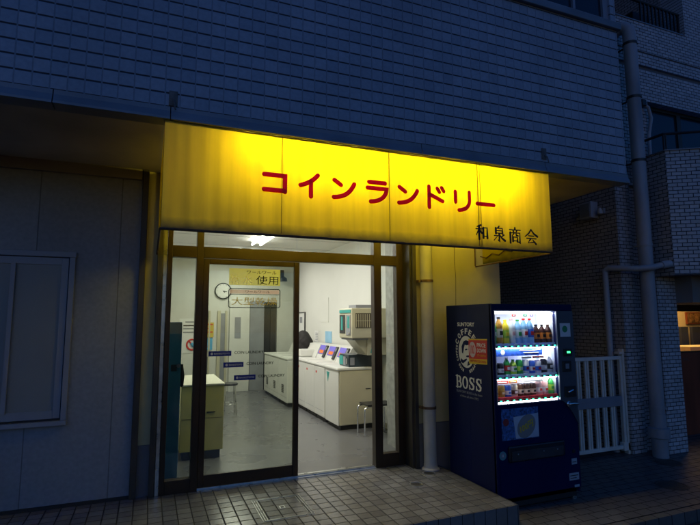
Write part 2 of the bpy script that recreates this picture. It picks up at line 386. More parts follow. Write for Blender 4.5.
# ground floor left: panelled wall with window opening X -2.6..-.57, Z .78..2.09
lw = B(); lw.box(-6, -2.6, 4.45, 4.6, .154, 2.83); lw.box(-.575, -.095, 4.45, 4.6, .154, 2.83)
lw.box(-2.6, -.575, 4.45, 4.6, .154, .79); lw.box(-2.6, -.575, 4.45, 4.6, 2.085, 2.83)
lw.build('panel_wall', M['side_a'], LB)
box('plinth', M['rubber'], LB, -6, -.095, 4.43, 4.449, .154, .178)
box('window_backing', M['rubber'], LB, -2.62, -.55, 4.601, 4.62, .7, 2.2)
wn = B(); wn.box(-2.62, -.555, 4.415, 4.455, 2.055, 2.10, bev=.004); wn.box(-2.62, -.555, 4.395, 4.455, .765, .80, bev=.004)
wn.box(-.60, -.56, 4.415, 4.455, .80, 2.055, bev=.003); wn.box(-2.62, -2.58, 4.415, 4.455, .80, 2.055, bev=.003)
wnd = wn.build('window', M['alu'], LB)
for (a, b_, y) in ((-1.64, -.606, 4.445), (-2.575, -1.60, 4.475)):
    q = B()
    for c in ((a, a+.06), (b_-.05, b_)): q.box(c[0], c[1], y-.014, y+.014, .815, 2.05, bev=.003)
    q.box(a+.06, b_-.05, y-.012, y+.012, 1.995, 2.05); q.box(a+.06, b_-.05, y-.012, y+.012, .815, .875)
    q.build('sash', M['alu'], wnd); box('pane', M['frost'], wnd, a+.06, b_-.05, y-.003, y+.003, .875, 1.995)
sm = B()
for z in (.87,): sm.box(-.99, -.96, 4.415, 4.433, z, 2.0)
sm.build('mullion', M['alu'], wnd)
box('track', M['rubber'], wnd, -2.58, -.60, 4.425, 4.50, .80, .812)
# corner posts left of door
box('corner_post', M['darkmet'], LB, -.094, -.045, 4.41, 4.50, .154, 2.83, bev=.004)
box('filler_strip', M['concrete'], LB, -.045, .045, 4.47, 4.55, .55, 2.83)
box('filler_strip', M['concrete_low'], LB, -.045, .045, 4.465, 4.55, .154, .548)
box('corner_post', M['darkmet'], LB, .045, .09, 4.40, 4.50, .154, 2.83, bev=.004)
box('corner_post', M['steel'], LB, .092, .124, 4.42, 4.50, .154, 2.83, bev=.003)
# wall behind the pipe
cw = B(); cw.box(2.43, 3.47, 4.27, 4.45, .56, 2.829)
cw.build('concrete_wall', M['concrete'], LB)
box('wall_foot', M['concrete_low'], LB, 2.43, 3.467, 4.262, 4.449, 0, .556)
box('side_wall', M['concrete'], LB, 3.30, 3.469, 4.451, 10, 0, 2.829)
box('side_wall', M['concrete'], LB, 2.43, 3.29, 4.451, 4.60, 0, 2.829)
dp = B(); dp.box(2.372, 2.392, 4.27, 4.50, .154, 2.829); dp.box(2.392, 2.43, 4.24, 4.50, .154, 2.829)
dp.build('door_post', M['darkmet'], LB)
crk = B().tube([(2.905, 4.268, 2.33), (2.900, 4.268, 2.15), (2.912, 4.268, 1.98), (2.906, 4.268, 1.80), (2.90, 4.268, 1.62)], .0022, 5)
crk.build('wall_crack', M['blackp'], LB)
# door set
h = B()
YF0, YF1 = 4.41, 4.49
h.box(.126, .166, YF0, YF1, FL, 2.829, bev=.003); h.box(2.30, 2.371, YF0, YF1, FL, 2.829, bev=.003)
h.box(.362, .420, YF0, YF1, FL, 2.36, bev=.003); h.box(2.05, 2.13, YF0, YF1, FL, 2.36, bev=.003)
for a, b_ in ((.166, .362), (.420, 2.05), (2.13, 2.30)):
    h.box(a, b_, YF0+.003, YF1-.003, 2.095, 2.195, bev=.003); h.box(a, b_, YF0+.003, YF1-.003, 2.345, 2.44, bev=.003)
h.box(.166, .362, YF0+.003, YF1-.003, FL, .26, bev=.003); h.box(2.13, 2.30, YF0+.003, YF1-.003, FL, .275, bev=.003)
h.box(.166, 2.30, YF0+.01, YF1-.01, 2.45, 2.829)
h.build('door_frame', M['bronze'], LB)
B().box(.420, 2.05, 4.395, 4.52, FL, FL+.008).box(.42, 2.05, 4.425, 4.432, FL+.008, FL+.018).box(.42, 2.05, 4.455, 4.462, FL+.008, FL+.018).build('door_sill', M['steel'], LB)
for a, b_, z0, z1 in ((.166, .362, .26, 2.095), (2.13, 2.30, .275, 2.095), (.166, .362, 2.195, 2.345), (.42, 2.05, 2.195, 2.345), (2.13, 2.30, 2.195, 2.345)):
    box('pane', M['door'] if z0 < 1 and a < 1 else M['clear'], LB, a, b_, 4.445, 4.451, z0, z1)
d = B(); y0, y1 = 4.418, 4.448
d.box(.421, .472, y0, y1, FL+.02, 2.09, bev=.003); d.box(1.236, 1.286, y0-.002, y1, FL+.02, 2.09, bev=.003)
d.box(.472, 1.236, y0+.002, y1-.002, 2.045, 2.09, bev=.003); d.box(.472, 1.236, y0+.002, y1-.002, FL+.02, .272, bev=.003)
door = d.build('sliding_door', M['bronze'], LB)
box('glass', M['door'], door, .472, 1.236, 4.430, 4.436, .272, 2.045)
box('handle', M['black'], door, 1.255, 1.268, 4.408, 4.4165, 1.05, 1.27, bev=.003)
YS = 4.4285  # stickers stand just in front of the glass
RX, UZ = (1, 0, 0), (0, 0, 1)
def rrect(x0, x1, z0, z1, y, rad, th, mat, parent, name):
    pts = []
    for cx, cz, a0 in ((x1-rad, z1-rad, 0), (x0+rad, z1-rad, 90), (x0+rad, z0+rad, 180), (x1-rad, z0+rad, 270)):
        for k in range(5): a = math.radians(a0+k*22.5); pts.append((cx+rad*math.cos(a), y, cz+rad*math.sin(a)))
    pts.append(pts[0]); return B().tube(pts, th, 6, flat=((0, 1, 0), .15)).build(name, mat, parent)
box('sticker', M['filmy'], door, .643, 1.105, YS-.0006, YS, 1.866, 2.016)
text('ワールワール', .27, .030, (.935, YS-.0012, 1.985), RX, UZ, M['filmk'], door, 'sticker_lettering')
text('軟', .075, .075, (.695, YS-.0012, 1.915), RX, UZ, M['filmw'], door, 'sticker_lettering')
text('水', .085, .080, (.805, YS-.0012, 1.915), RX, UZ, M['filmw'], door, 'sticker_lettering')  # white colour stands in for the lamp reflection over this character
text('使用', .205, .080, (.985, YS-.0012, 1.915), RX, UZ, M['filmk'], door, 'sticker_lettering')
rrect(.643, 1.105, 1.667, 1.833, YS-.001, .018, .0035, M['filmk'], door, 'sticker_outline')
B().box(.650, 1.098, YS-.002, YS-.0004, 1.782, 1.787).build('sticker_outline', M['filmk'], door)
box('sticker', M['filmp'], door, .652, 1.096, YS-.0006, YS, 1.790, 1.826)
text('ワールワール', .22, .022, (.90, YS-.0012, 1.808), RX, UZ, M['filmk'], door, 'sticker_lettering')
text('大型乾燥', .41, .07, (.875, YS-.0006, 1.723), RX, UZ, pbr('ochre sticker print', (.5, .42, .12), .6), door, 'sticker_lettering')
for k, (x0, x1, xe, z) in enumerate(((.484, .678, .979, 1.268), (.612, .785, 1.072, 1.165), (.705, .893, 1.175, 1.048))):
    zz = z+.004*k
    box('sticker', M['filmb'], door, x0, x1, YS-.0006, YS, zz-.022, zz+.022)
    B().lathe((x0+.028, YS-.0008, zz), [(.011, 0), (.011, -.0005)], 14, 1).build('sticker_mark', M['filmw'], door)
    text('BANKSTOYO', x1-x0-.06, .015, ((x0+x1)/2+.018, YS-.0012, zz), RX, UZ, M['filmw'], door, 'sticker_lettering')
    text('COIN LAUNDRY', xe-x1-.045, .024, ((xe+x1)/2+.004, YS-.0006, zz+.005), RX, UZ, M['filmk'], door, 'sticker_lettering', bold=.012)
# interior
box('floor', M['vinyl'], LB, .10, 3.29, 4.50, 10.2, .10, .156)
cl = B(); cl.box(.10, 3.29, 4.52, 10.2, 2.78, 2.82); cl.build('ceiling', M['ceil'], LB)
box('interior_wall', M['intw'], LB, .02, .10, 4.56, 10.2, .10, 2.78)
box('interior_wall', M['intw'], LB, 2.92, 3.29, 5.2, 10.2, .156, 2.78)
box('interior_wall', pbr('grey plaster', (.30, .30, .28), .8, var=.2, scale=14, bump=.5, bscale=60), LB, 2.56, 3.29, 4.61, 5.19, .156, 2.78)
box('interior_wall', M['intw'], LB, .10, 3.29, 10.2, 10.3, .10, 2.78)
sk = B().box(2.90, 2.919, 5.2, 9.7, .157, .22).box(.10, 1.45, 10.18, 10.199, .157, .22); sk.build('skirting', M['beige'], LB)
mo = B()
for yy in (5.4, 6.31, 7.22, 8.13, 9.04, 9.95): mo.box(.10, 2.92, yy, yy+.006, 2.777, 2.7795)
mo.build('ceiling_joint', M['greyp'], LB)
# back of the room: white door leaf, dark doorway, pale door
bp = B().box(1.50, 1.90, 10.10, 10.198, .156, 1.95, bev=.004); leaf = bp.build('inner_door', M['whitep'], LB)
box('window', M['greyp'], leaf, 1.60, 1.72, 10.094, 10.099, 1.2, 1.62)
box('inner_door', M['greyp'], LB, 1.91, 2.20, 10.12, 10.198, .156, 1.95, bev=.004)
box('dark_doorway', M['rubber'], LB, 2.21, 2.33, 10.15, 10.198, .156, 1.93)
box('dark_doorway', M['darkmet'], LB, 2.335, 2.45, 10.14, 10.198, .156, 1.93)
box('inner_door', M['whitep'], LB, 2.47, 2.90, 10.12, 10.198, .156, 1.95, bev=.004)
wf2 = B()
for a, b_ in ((1.10, 1.13), (1.27, 1.33), (1.42, 1.46)): wf2.box(a, b_, 10.15, 10.198, .3, 1.75)
bw = wf2.build('inner_window', M['beige'], LB)
box('pane', M['greyp'], bw, 1.33, 1.42, 10.17, 10.197, .35, 1.7); box('pane', M['concrete_low'], bw, 1.0, 1.10, 10.17, 10.197, .3, .85)

# ================================================================== AWNING
AW = thing('awning', 'bright yellow back-lit awning with red katakana lettering over the shop entrance', 'awning', (1.6, 3.2, 2.11))
YA = 3.197
def sheet(n_, pts_fn, nu, nv, name, mat, parent):
    b = B(); vs = [pts_fn(i/nu, j/nv) for j in range(nv+1) for i in range(nu+1)]
    fs = [(j*(nu+1)+i, j*(nu+1)+i+1, (j+1)*(nu+1)+i+1, (j+1)*(nu+1)+i) for j in range(nv) for i in range(nu)]
    return b.add(vs, fs, True).build(name, mat, parent)
seams = [.045, .806, 1.616, 2.42, 3.168]
def front(uu, vv):
    x = .045+uu*(3.168-.045); z = 2.125+vv*(2.812-2.125)
    dmin = min(abs(x-s_) for s_ in seams)
    sag = .006*math.sin(math.pi*vv)*(1-math.exp(-dmin*9))+.0016*math.sin(x*31+vv*3)*(1-vv*.5)+.001*math.sin(x*67)
    return (x, YA+.004+sag, z)
sheet(0, front, 180, 14, 'front_sheet', M['awn'], AW)
sheet(0, lambda a, b_: (3.170, 3.205+a*.95, 2.118+b_*.69), 8, 6, 'side_sheet', M['awn'], AW)
sheet(0, lambda a, b_: (.043, 3.205+a*1.19, 2.118+b_*.69), 8, 6, 'side_sheet', M['awns'], AW)
af = B(); af.tube([(.04, 3.205, 2.118), (3.173, 3.205, 2.118)], .009, 8); af.tube([(3.165, 3.215, 2.112), (3.165, 4.268, 2.104)], .007, 8)
af.tube([(.04, 3.205, 2.118), (.04, 4.39, 2.108)], .007, 8)
for xx in (.05, .806, 1.616, 2.42, 3.16): af.tube([(xx, 3.218, 2.12), (xx, 3.218, 2.81)], .006, 8)
af.tube([(.04, 3.212, 2.806), (3.173, 3.212, 2.806)], .008, 8)
for xx in (.06, 3.15): af.tube([(xx, 4.15, 2.28), (xx, 3.24, 2.80)], .006, 8)
af.tube([(3.15, 4.255, 2.11), (3.15, 4.255, 2.8)], .007, 8)
af.build('frame', M['rust'], AW)
se = B()
for xx in (.80, 1.616, 2.412, 2.436):
    se.box(xx, xx+.003, 3.1925, 3.1960, 2.13, 2.81)
    se.build('seam', pbr('awning seam', (.28, .2, .01), .6), AW); se = B()
# frill of old sheet hanging at the right end
fl = B(); pts = []
for k in range(9): pts.append((3.162, 3.42+k*.095, 2.232-.03*(k % 2)-.004*k))
for a, b_ in zip(pts, pts[1:]): fl.tube([a, b_], .006, 5)
fl.build('torn_hem', M['rust'], AW)
def strokes(defs, x0, x1, z0, z1, y, rad, mat, parent, name):
    """each stroke a list of (x, y[, r]) in a 0..1 box, x right, y down"""
    b = B()
    for s_ in defs:
        P = [(x0+(x1-x0)*p[0], y, z1-(z1-z0)*p[1]) for p in s_]
        R = [rad*(p[2] if len(p) > 2 else 1) for p in s_]
        b.tube(P, R, 10, rnd=True, flat=((0, 1, 0), .16))
    return b.build(name, mat, parent)
def arc(p0, p1, p2, n=9):
    return [((1-t)**2*p0[0]+2*t*(1-t)*p1[0]+t*t*p2[0], (1-t)**2*p0[1]+2*t*(1-t)*p1[1]+t*t*p2[1]) for t in (k/n for k in range(n+1))]
KO = [[(0, .06), (.95, .06), (.95, .97)], [(0, .92), (.93, .92)]]
I_ = [arc((1, 0), (.62, .38), (0, .52)), [(.60, .34), (.60, 1)]]
NN = [[(.05, .12), (.36, .34)], arc((.02, .96), (.72, .92), (1, .24))]
RA = [[(.08, .04), (.92, .04)], [(0, .33), (1, .33), (.98, .45)]+arc((.98, .45), (.85, .92), (.16, 1))[1:]]
DO = [[(.10, 0), (.10, 1)], [(.14, .38), (.88, .66)], [(.58, .06), (.70, .22)], [(.84, 0), (.96, .16)]]
RI = [[(.08, .04), (.08, .58)], [(.92, 0), (.92, .45)]+arc((.92, .45), (.90, .92), (.28, 1))[1:]]
BA = [[(0, .5), (1, .5)]]
for gl, x0, x1, z0, z1 in ((KO, .672, .838, 2.408, 2.545), (I_, .925, 1.066, 2.398, 2.568), (NN, 1.166, 1.343, 2.404, 2.568), (RA, 1.432, 1.603, 2.402, 2.570),
                           (NN, 1.686, 1.862, 2.408, 2.568), (DO, 1.935, 2.105, 2.402, 2.580), (RI, 2.178, 2.350, 2.400, 2.568), (BA, 2.395, 2.575, 2.42, 2.53)):
    strokes(gl, x0+.008, x1-.008, z0+.008, z1-.008, 3.1935, .0162, M['awnr'], AW, 'letter')
T, K = .55, 1.15
WA = [[(.45, .02, .9), (.10, .14, .5)], [(0, .30, T), (.52, .28, T)], [(.27, .08, K), (.27, 1, K)], [(.27, .30, .8), (.02, .72, .5)], [(.29, .34, .7), (.50, .58, K)],
      [(.62, .20, K), (.62, .90, K)], [(.62, .20, T), (.95, .20, T), (.95, .90, K)], [(.62, .78, T), (.95, .78, T)]]
SEN = [[(.52, 0, .7), (.42, .12, 1)], [(.24, .14, K), (.24, .48, K)], [(.24, .14, T), (.78, .14, T), (.78, .48, K)], [(.24, .30, T), (.78, .30, T)], [(.24, .46, T), (.78, .46, T)],
       [(.51, .50, K), (.51, .98, K), (.40, .92, .6)], [(.10, .64, T), (.40, .62, .8), (.06, .95, .5)], [(.56, .58, .6), (.72, .78, 1), (.98, .94, K)], [(.90, .56, .8), (.68, .70, .5)]]
SHO = [[(.50, 0, .8), (.50, .12, K)], [(.02, .15, T), (.98, .15, T)], [(.34, .20, .9), (.40, .30, .9)], [(.66, .19, .9), (.58, .31, .6)], [(.08, .34, K), (.08, 1, K)],
       [(.08, .34, T), (.92, .34, T), (.92, .98, K), (.80, .94, .6)], [(.40, .38, .8), (.24, .54, .5)], [(.58, .38, .7), (.62, .50, .9), (.78, .52, .7)],
       [(.30, .62, K), (.30, .90, K)], [(.30, .62, T), (.70, .62, T), (.70, .90, K)], [(.30, .86, T), (.70, .86, T)]]
KAI = [[(.50, 0, .8), (.30, .28, .8), (0, .50, .5)], [(.50, .02, .7), (.72, .28, 1), (1, .46, K)], [(.28, .44, T), (.72, .44, T)], [(.12, .62, T), (.90, .62, T)],
       [(.44, .64, .9), (.24, .92, .6), (.80, .86, T)], [(.62, .72, .6), (.86, .98, K)]]
for gl, x0, x1, z0, z1 in ((WA, 2.382, 2.497, 2.188, 2.305), (SEN, 2.548, 2.668, 2.180, 2.305), (SHO, 2.712, 2.828, 2.176, 2.303), (KAI, 2.874, 3.004, 2.176, 2.298)):
    strokes(gl, x0, x1, z0, z1, 3.1935, .0086, M['blackp'], AW, 'letter')
# tubes behind the sheet
for x0, x1, k in ((.50, 1.66, 0), (1.74, 2.90, 1)):
    t = thing('fluorescent_lamp', ('fluorescent batten lamp behind the left half of the yellow awning', 'fluorescent batten lamp behind the right half of the yellow awning')[k], 'lamp', ((x0+x1)/2, 3.42, 2.81), 'batten lamps behind the awning')
    box('housing', M['whitep'], t, x0, x1, 3.42, 3.50, 2.785, 2.829)
    box('tray', M['whitep'], t, x0, x1, 3.453, 3.484, 2.728, 2.733)  # added tray, shields the porch floor from direct tube light
    tb = B().tube([(x0+.03, 3.46, 2.76), (x1-.03, 3.46, 2.76)], .014, 10); tb.build('tube', emit('awning tube glow', (1, .75, .06), 100), t)
# old brackets and stains on tiles above the awning
for x, z, k in ((.092, 2.965, 0), (3.13, 2.985, 1)):
    b = B().box(x-.030, x+.022, 3.192, 3.1985, z-.055, z+.045, bev=.002); b.tube([(x, 3.19, z-.02), (x, 3.165, z-.04), (x+.01, 3.16, z-.09)], .005, 6)
    tag(recenter(b.build('wall_bracket', pbr('old grey bracket', (.14, .13, .12), .7, var=.4, scale=25))), ('rusty old bracket on the tiles above the left end of the awning', 'rusty old bracket on the tiles above the right end of the awning')[k], 'bracket', 'brackets above the awning')

# ================================================================== THINGS OUTSIDE THE SHOP
dp_ = thing('drain_pipe', 'cream white drain pipe on the concrete wall beside the vending machine', 'pipe', (2.52, 4.19, FL))
B().tube([(2.515, 4.19, FL), (2.515, 4.19, 2.829)], .060, 24).build('pipe', M['pvc'], dp_)
for z in (1.93, .72):
    q = B(); q.lathe((2.515, 4.19, z), [(.0605, -.012), (.066, -.012), (.066, .012), (.0605, .012)], 24); q.box(2.43, 2.46, 4.20, 4.262, z-.01, z+.01); q.tube([(2.452, 4.175, z), (2.425, 4.15, z)], .006, 6)
    q.build('clamp', M['rust'], dp_)
B().lathe((2.515, 4.19, FL), [(.085, 0), (.085, .008), (.066, .02), (.062, .05)], 24).build('collar', M['pvc'], dp_)
def cover(x, y, z, rad, lab):
    t = thing('drain_cover', lab, 'drain cover', (x, y, z), 'round drain covers')
    B().lathe((x, y, z), [(rad, 0), (rad, .004), (rad*.86, .005), (rad*.84, .002)], 28).build('rim', M['steel'] if z > .1 else M['grime'], t)
    g = B().disc((x, y, z), rad*.8, .0035)
    for k in range(-2, 3): g.box(x-rad*.5, x+rad*.5, y+k*rad*.25-.003, y+k*rad*.25+.003, z+.0035, z+.0052)
    g.build('grating', M['grime'], t)
cover(2.17, 3.86, FL, .058, 'round drain cover in the tiled porch nearer the camera than the pipe')
cover(2.43, 4.08, FL, .062, 'round drain cover at the foot of the cream drain pipe')
cover(5.28, 3.84, 0, .13, 'dark round drain cover nearest the brick pier foot')
cover(4.60, 3.33, 0, .14, 'dark round drain cover in the pavement nearer the road')
# access hatch set in the porch
hx0, hx1, hy0, hy1 = .795, 1.175, 3.585, 4.02
ht = thing('access_hatch', 'steel-framed access hatch filled with porch tiles in front of the door', 'hatch', (.985, 3.8, FL))
q = B()
for o_ in (0, .022, .044):
    a0, a1, b0, b1 = hx0+o_*.8, hx1-o_*.8, hy0+o_*.5, hy1-o_*.5; w2 = .0035
    q.box(a0, a0+w2, b0, b1, FL, FL+.003-o_*.01); q.box(a1-w2, a1, b0, b1, FL, FL+.003-o_*.01)
    if o_ < .03: q.box(a0+w2, a1-w2, b0, b0+w2, FL, FL+.003-o_*.01); q.box(a0+w2, a1-w2, b1-w2, b1, FL, FL+.003-o_*.01)
q.build('frame', M['steel'], ht)
box('handle', M['steel'], ht, .965, 1.005, 3.775, 3.825, FL, FL+.003); box('handle_recess', M['grime'], ht, .972, .998, 3.785, 3.815, FL+.003, FL+.0045)

# ================================================================== VENDING MACHINE
VX0, VX1, VY0, VY1, VZ1 = 2.665, 3.555, 3.40, 4.09, 1.685
V = thing('vending_machine', 'navy blue drinks vending machine with lit display standing against the porch', 'vending machine', (3.11, 3.75, 0))
c = B(); c.box(VX0, VX1, 3.74, VY1, .06, VZ1, bev=.008)
c.box(VX0, VX0+.02, VY0+.012, 3.745, .06, VZ1, bev=.004); c.box(VX1-.02, VX1, VY0+.012, 3.745, .06, VZ1, bev=.004)
c.box(VX0+.02, VX1-.02, VY0+.012, 3.745, VZ1-.03, VZ1-.002); c.box(VX0+.02, VX1-.02, VY0+.03, 3.745, .06, .84)
c.build('cabinet', M['navy'], V)
# front door: frame round display, lower apron
d = B(); d.box(VX0, 2.69, VY0, VY0+.04, .10, VZ1-.003, bev=.006); d.box(2.69, VX1, VY0, VY0+.04, 1.625, VZ1-.003, bev=.006)
d.box(2.69, VX1, VY0, VY0+.04, .10, .845, bev=.006); d.box(3.367, VX1, VY0+.004, VY0+.04, .845, 1.625)
fd = d.build('front_door', M['navy'], V)
# grey control panel with the swept lower end
pp = [(3.368, 1.623), (3.368, .845)]+[(3.368+.187*t, .845-.215*t**1.6) for t in (k/8 for k in range(1, 9))]+[(3.553, 1.623)]
cp = B().prism([(a, VY0-.008, z) for a, z in pp], (0, .0105, 0)).build('control_panel', M['grey'], V)
y = VY0-.0085
box('notice_card', M['paperw'], cp, 3.395, 3.515, y-.0015, y, 1.395, 1.515)
B().lathe((3.45, y-.0016, 1.463), [(.030, 0), (.030, -.001)], 20, 1).build('card_spot', M['greenp'], cp)
box('bill_slot', M['black'], cp, 3.42, 3.515, y-.008, y, 1.225, 1.29, bev=.003)
box('price_display', emit('green digits', (.05, 1, .25), 3.0), cp, 3.455, 3.492, y-.0095, y-.008, 1.25, 1.268)
box('coin_slot', M['black'], cp, 3.40, 3.50, y-.008, y, 1.09, 1.185, bev=.004); box('slot_plate', M['greyp'], cp, 3.43, 3.47, y-.010, y-.008, 1.115, 1.16)
box('coin_return', M['black'], cp, 3.41, 3.535, y-.010, y, .87, .965, bev=.004); B().tube([(3.45, y-.012, .915), (3.49, y-.018, .93)], .009, 8, rnd=True).build('button_cap', M['chrome'], cp)
lv = B(); lv.lathe((3.445, y, .812), [(.026, 0), (.026, -.012), (.018, -.02)], 18, 1); lv.tube([(3.445, y-.018, .812), (3.49, y-.026, .815), (3.53, y-.026, .81)], .010, 10, rnd=True); lv.build('return_lever', M['chrome'], cp)
# display case
dc = B(); dc.box(2.690, 3.366, 3.66, 3.735, .848, 1.622); case = dc.build('display_back', pbr('white display liner', (.72, .74, .80), .4, var=.02), V)
s_ = B(); s_.box(3.366, 3.372, 3.445, 3.66, .85, 1.62); s_.box(2.686, 2.690, 3.445, 3.66, .85, 1.62); s_.box(2.69, 3.366, 3.445, 3.66, 1.61, 1.622)
s_.box(2.69, 3.366, 3.445, 3.66, .846, .852); s_.build('display_liner', MC['white display liner'], V)
box('display_glass', M['dglass'], V, 2.690, 3.366, VY0+.012, VY0+.016, .846, 1.624)
rim = B()
for a in ((2.686, 2.692, .846, 1.624), (3.362, 3.368, .846, 1.624)): rim.box(a[0], a[1], VY0-.006, VY0+.01, a[2], a[3])
rim.box(2.692, 3.362, VY0-.006, VY0+.01, .846, .853); rim.box(2.692, 3.362, VY0-.006, VY0+.01, 1.618, 1.624)
rim.build('display_rim', M['alu'], V)
stripmats = [pbr('blue price strip', (.25, .35, .80), .4), pbr('silver price strip', (.5, .58, .8), .4), pbr('red price strip', (.65, .05, .06), .4)]
PX0, PD = 2.728, .0675
for k, (zb, hh) in enumerate(((1.315, .032), (1.055, .032), (.868, .034))):
    q = B().box(2.692, 3.362, 3.43, 3.64, zb, zb+.006); q.prism([(2.692, 3.418, zb-.004), (2.692, 3.425, zb+hh), (2.692, 3.435, zb+hh), (2.692, 3.435, zb-.004)], (.67, 0, 0))
    sh = q.build('shelf', stripmats[k], V)
    bt = B(); gl_ = emit('green button glow', (.05, 1, .45), 3.5)
    tg = B()
    for i in range(10):
        xx = PX0+i*PD
        b = B().box(xx-.018, xx+.018, 3.409, 3.4175, zb-.002, zb+.013, bev=.002).build('button', M['black'], sh)
        B().box(xx-.002, xx+.016, 3.4065, 3.409, zb+.001, zb+.011).build('button_lamp', gl_, sh)
        tg.box(xx-.027, xx+.002, 3.4150, 3.4172, zb+.018, zb+.029)
    tg.build('price_tags', M['paperw'] if k < 2 else M['redp'], sh)
    ls = B().box(2.70, 3.355, 3.422, 3.432, zb-.012, zb-.006)
    ls.build('lamp_strip', emit('case lamp strip', (.90, .95, 1), 34), V)
box('lamp_strip', emit('case top lamp', (.85, .92, 1), 34), V, 2.70, 3.355, 3.425, 3.445, 1.600, 1.608)
box('lamp_strip', emit('case side lamp', (.85, .92, 1), 12), V, 3.358, 3.364, 3.50, 3.62, .90, 1.60)
# small hanging cards over the drinks
for a, b_, z0, z1, mt in ((2.70, 2.835, 1.012, 1.036, 'redp'), (2.845, 2.93, 1.012, 1.036, 'orange'), (2.99, 3.22, 1.018, 1.036, 'cream'), (2.99, 3.10, 1.212, 1.232, 'paperw'), (3.11, 3.24, 1.212, 1.232, 'redp'), (2.905, 2.945, 1.575, 1.597, 'redp'), (3.03, 3.07, 1.575, 1.597, 'greenp'), (3.10, 3.14, 1.575, 1.597, 'purple')):
    hc = box('hanging_card', M[mt], V, a, b_, 3.434, 3.4365, z0, z1)
    box('print', M['paperw' if mt in ('redp', 'purple', 'greenp', 'orange') else 'greyp'], hc, a+.012, b_-.012, 3.4325, 3.4335, (z0+z1)/2-.003, (z0+z1)/2+.003)
# banner in the case
bn = box('banner', pbr('blue banner', (.03, .12, .62), .5, var=.3, scale=30), V, 2.694, 3.235, 3.445, 3.452, 1.238, 1.302)
q = B(); q.tube([(2.98, 3.444, 1.285), (3.10, 3.444, 1.280), (3.21, 3.444, 1.288)], .004, 6); q.tube([(3.02, 3.444, 1.262), (3.19, 3.444, 1.262)], .004, 6); q.lathe((2.80, 3.4445, 1.270), [(.022, 0), (.022, -.001)], 16, 1)
q.build('banner_mark', M['paperw'], bn)
# poster below display: blue with white card and tilted coin disc
po = box('poster', pbr('blue printed poster', (.05, .13, .34), .45, var=.8, scale=45), V, 2.722, 3.108, VY0-.0035, VY0-.0005, .560, .812)
B().prism([(2.842, VY0-.005, .742), (3.105, VY0-.005, .760), (3.105, VY0-.005, .566), (2.862, VY0-.005, .566)], (0, .0012, 0)).build('poster_card', pbr('poster card', (.45, .50, .58), .5), po)
def ell(cx, cz, a, b_, ang, y_, dy, n=36):
    ca, sa = math.cos(ang), math.sin(ang)
    return [(cx+a*math.cos(t)*ca-b_*math.sin(t)*sa, y_, cz+a*math.cos(t)*sa+b_*math.sin(t)*ca) for t in (2*math.pi*k/n for k in range(n))]
B().prism(ell(2.975, .66, .108, .083, .75, VY0-.0062, 0), (0, .001, 0)).build('poster_disc', pbr('coin disc', (.24, .23, .22), .4), po)
text('100円', .15, .060, (2.975, VY0-.0068, .66), Vector((.93, 0, .36)), Vector((-.15, 0, .99)), pbr('dull gold print', (.62, .44, .04), .5), po, 'poster_lettering', bold=.03)
B().lathe((2.765, VY0-.0045, .705), [(.030, 0), (.030, -.001)], 18, 1).build('poster_spot', pbr('dull red print', (.25, .03, .03), .5), po)
# dispensing flap
fp = B(); fp.box(2.775, 3.375, VY0-.018, VY0, .385, .512, bev=.012); flap = fp.build('dispensing_tray', pbr('dark tray plastic', (.02, .022, .028), .3), V)
B().prism([(2.80, VY0-.021, .395), (3.35, VY0-.021, .395), (3.35, VY0-.027, .47), (2.80, VY0-.027, .47)], (0, .006, .002)).build('flap', pbr('smoked flap', (.05, .055, .065), .15), flap)
for xx in (2.86, 3.13, 3.28): B().lathe((xx, VY0-.0275, .448), [(.006, 0), (.004, -.002)], 10, 1).build('screw', M['steel'], flap)
B().lathe((2.722, VY0-.001, .443), [(.035, 0), (.035, -.0015)], 24, 1).build('round_sticker', pbr('teal sticker', (.12, .32, .34), .5), V)
B().lathe((2.722, VY0-.0028, .443), [(.022, 0), (.022, -.001)], 24, 1).build('round_sticker', M['greyp'], V)
text('¥', .016, .022, (2.722, VY0-.0042, .443), RX, UZ, M['paperw'], V, 'sticker_lettering')
for a in ((3.455, 3.515, .295, .345), (3.42, 3.53, .165, .225), (3.475, 3.53, .105, .125)):
    box('small_sticker', pbr('pale sticker', (.34, .40, .46), .5), V, a[0], a[1], VY0-.0022, VY0-.0005, a[2], a[3])
for a in ((3.462, 3.508, .312, .318), (3.43, 3.52, .200, .207), (3.43, 3.50, .18, .186)): box('sticker_line', M['blackp'], V, a[0], a[1], VY0-.0034, VY0-.0023, a[2], a[3])
box('key_lock', M['black'], V, 3.47, 3.50, VY0-.006, VY0, .39, .42, bev=.003)
box('base_plate', M['rubber'], V, VX0+.03, VX1-.03, VY0+.03, VY1-.02, .02, .10)
for x in (VX0+.06, VX1-.05):
    for yy in (VY0+.05, VY1-.07): B().lathe((x, yy, 0), [(.028, 0), (.028, .008), (.012, .012), (.012, .062)], 14).build('foot', M['steel'], V)
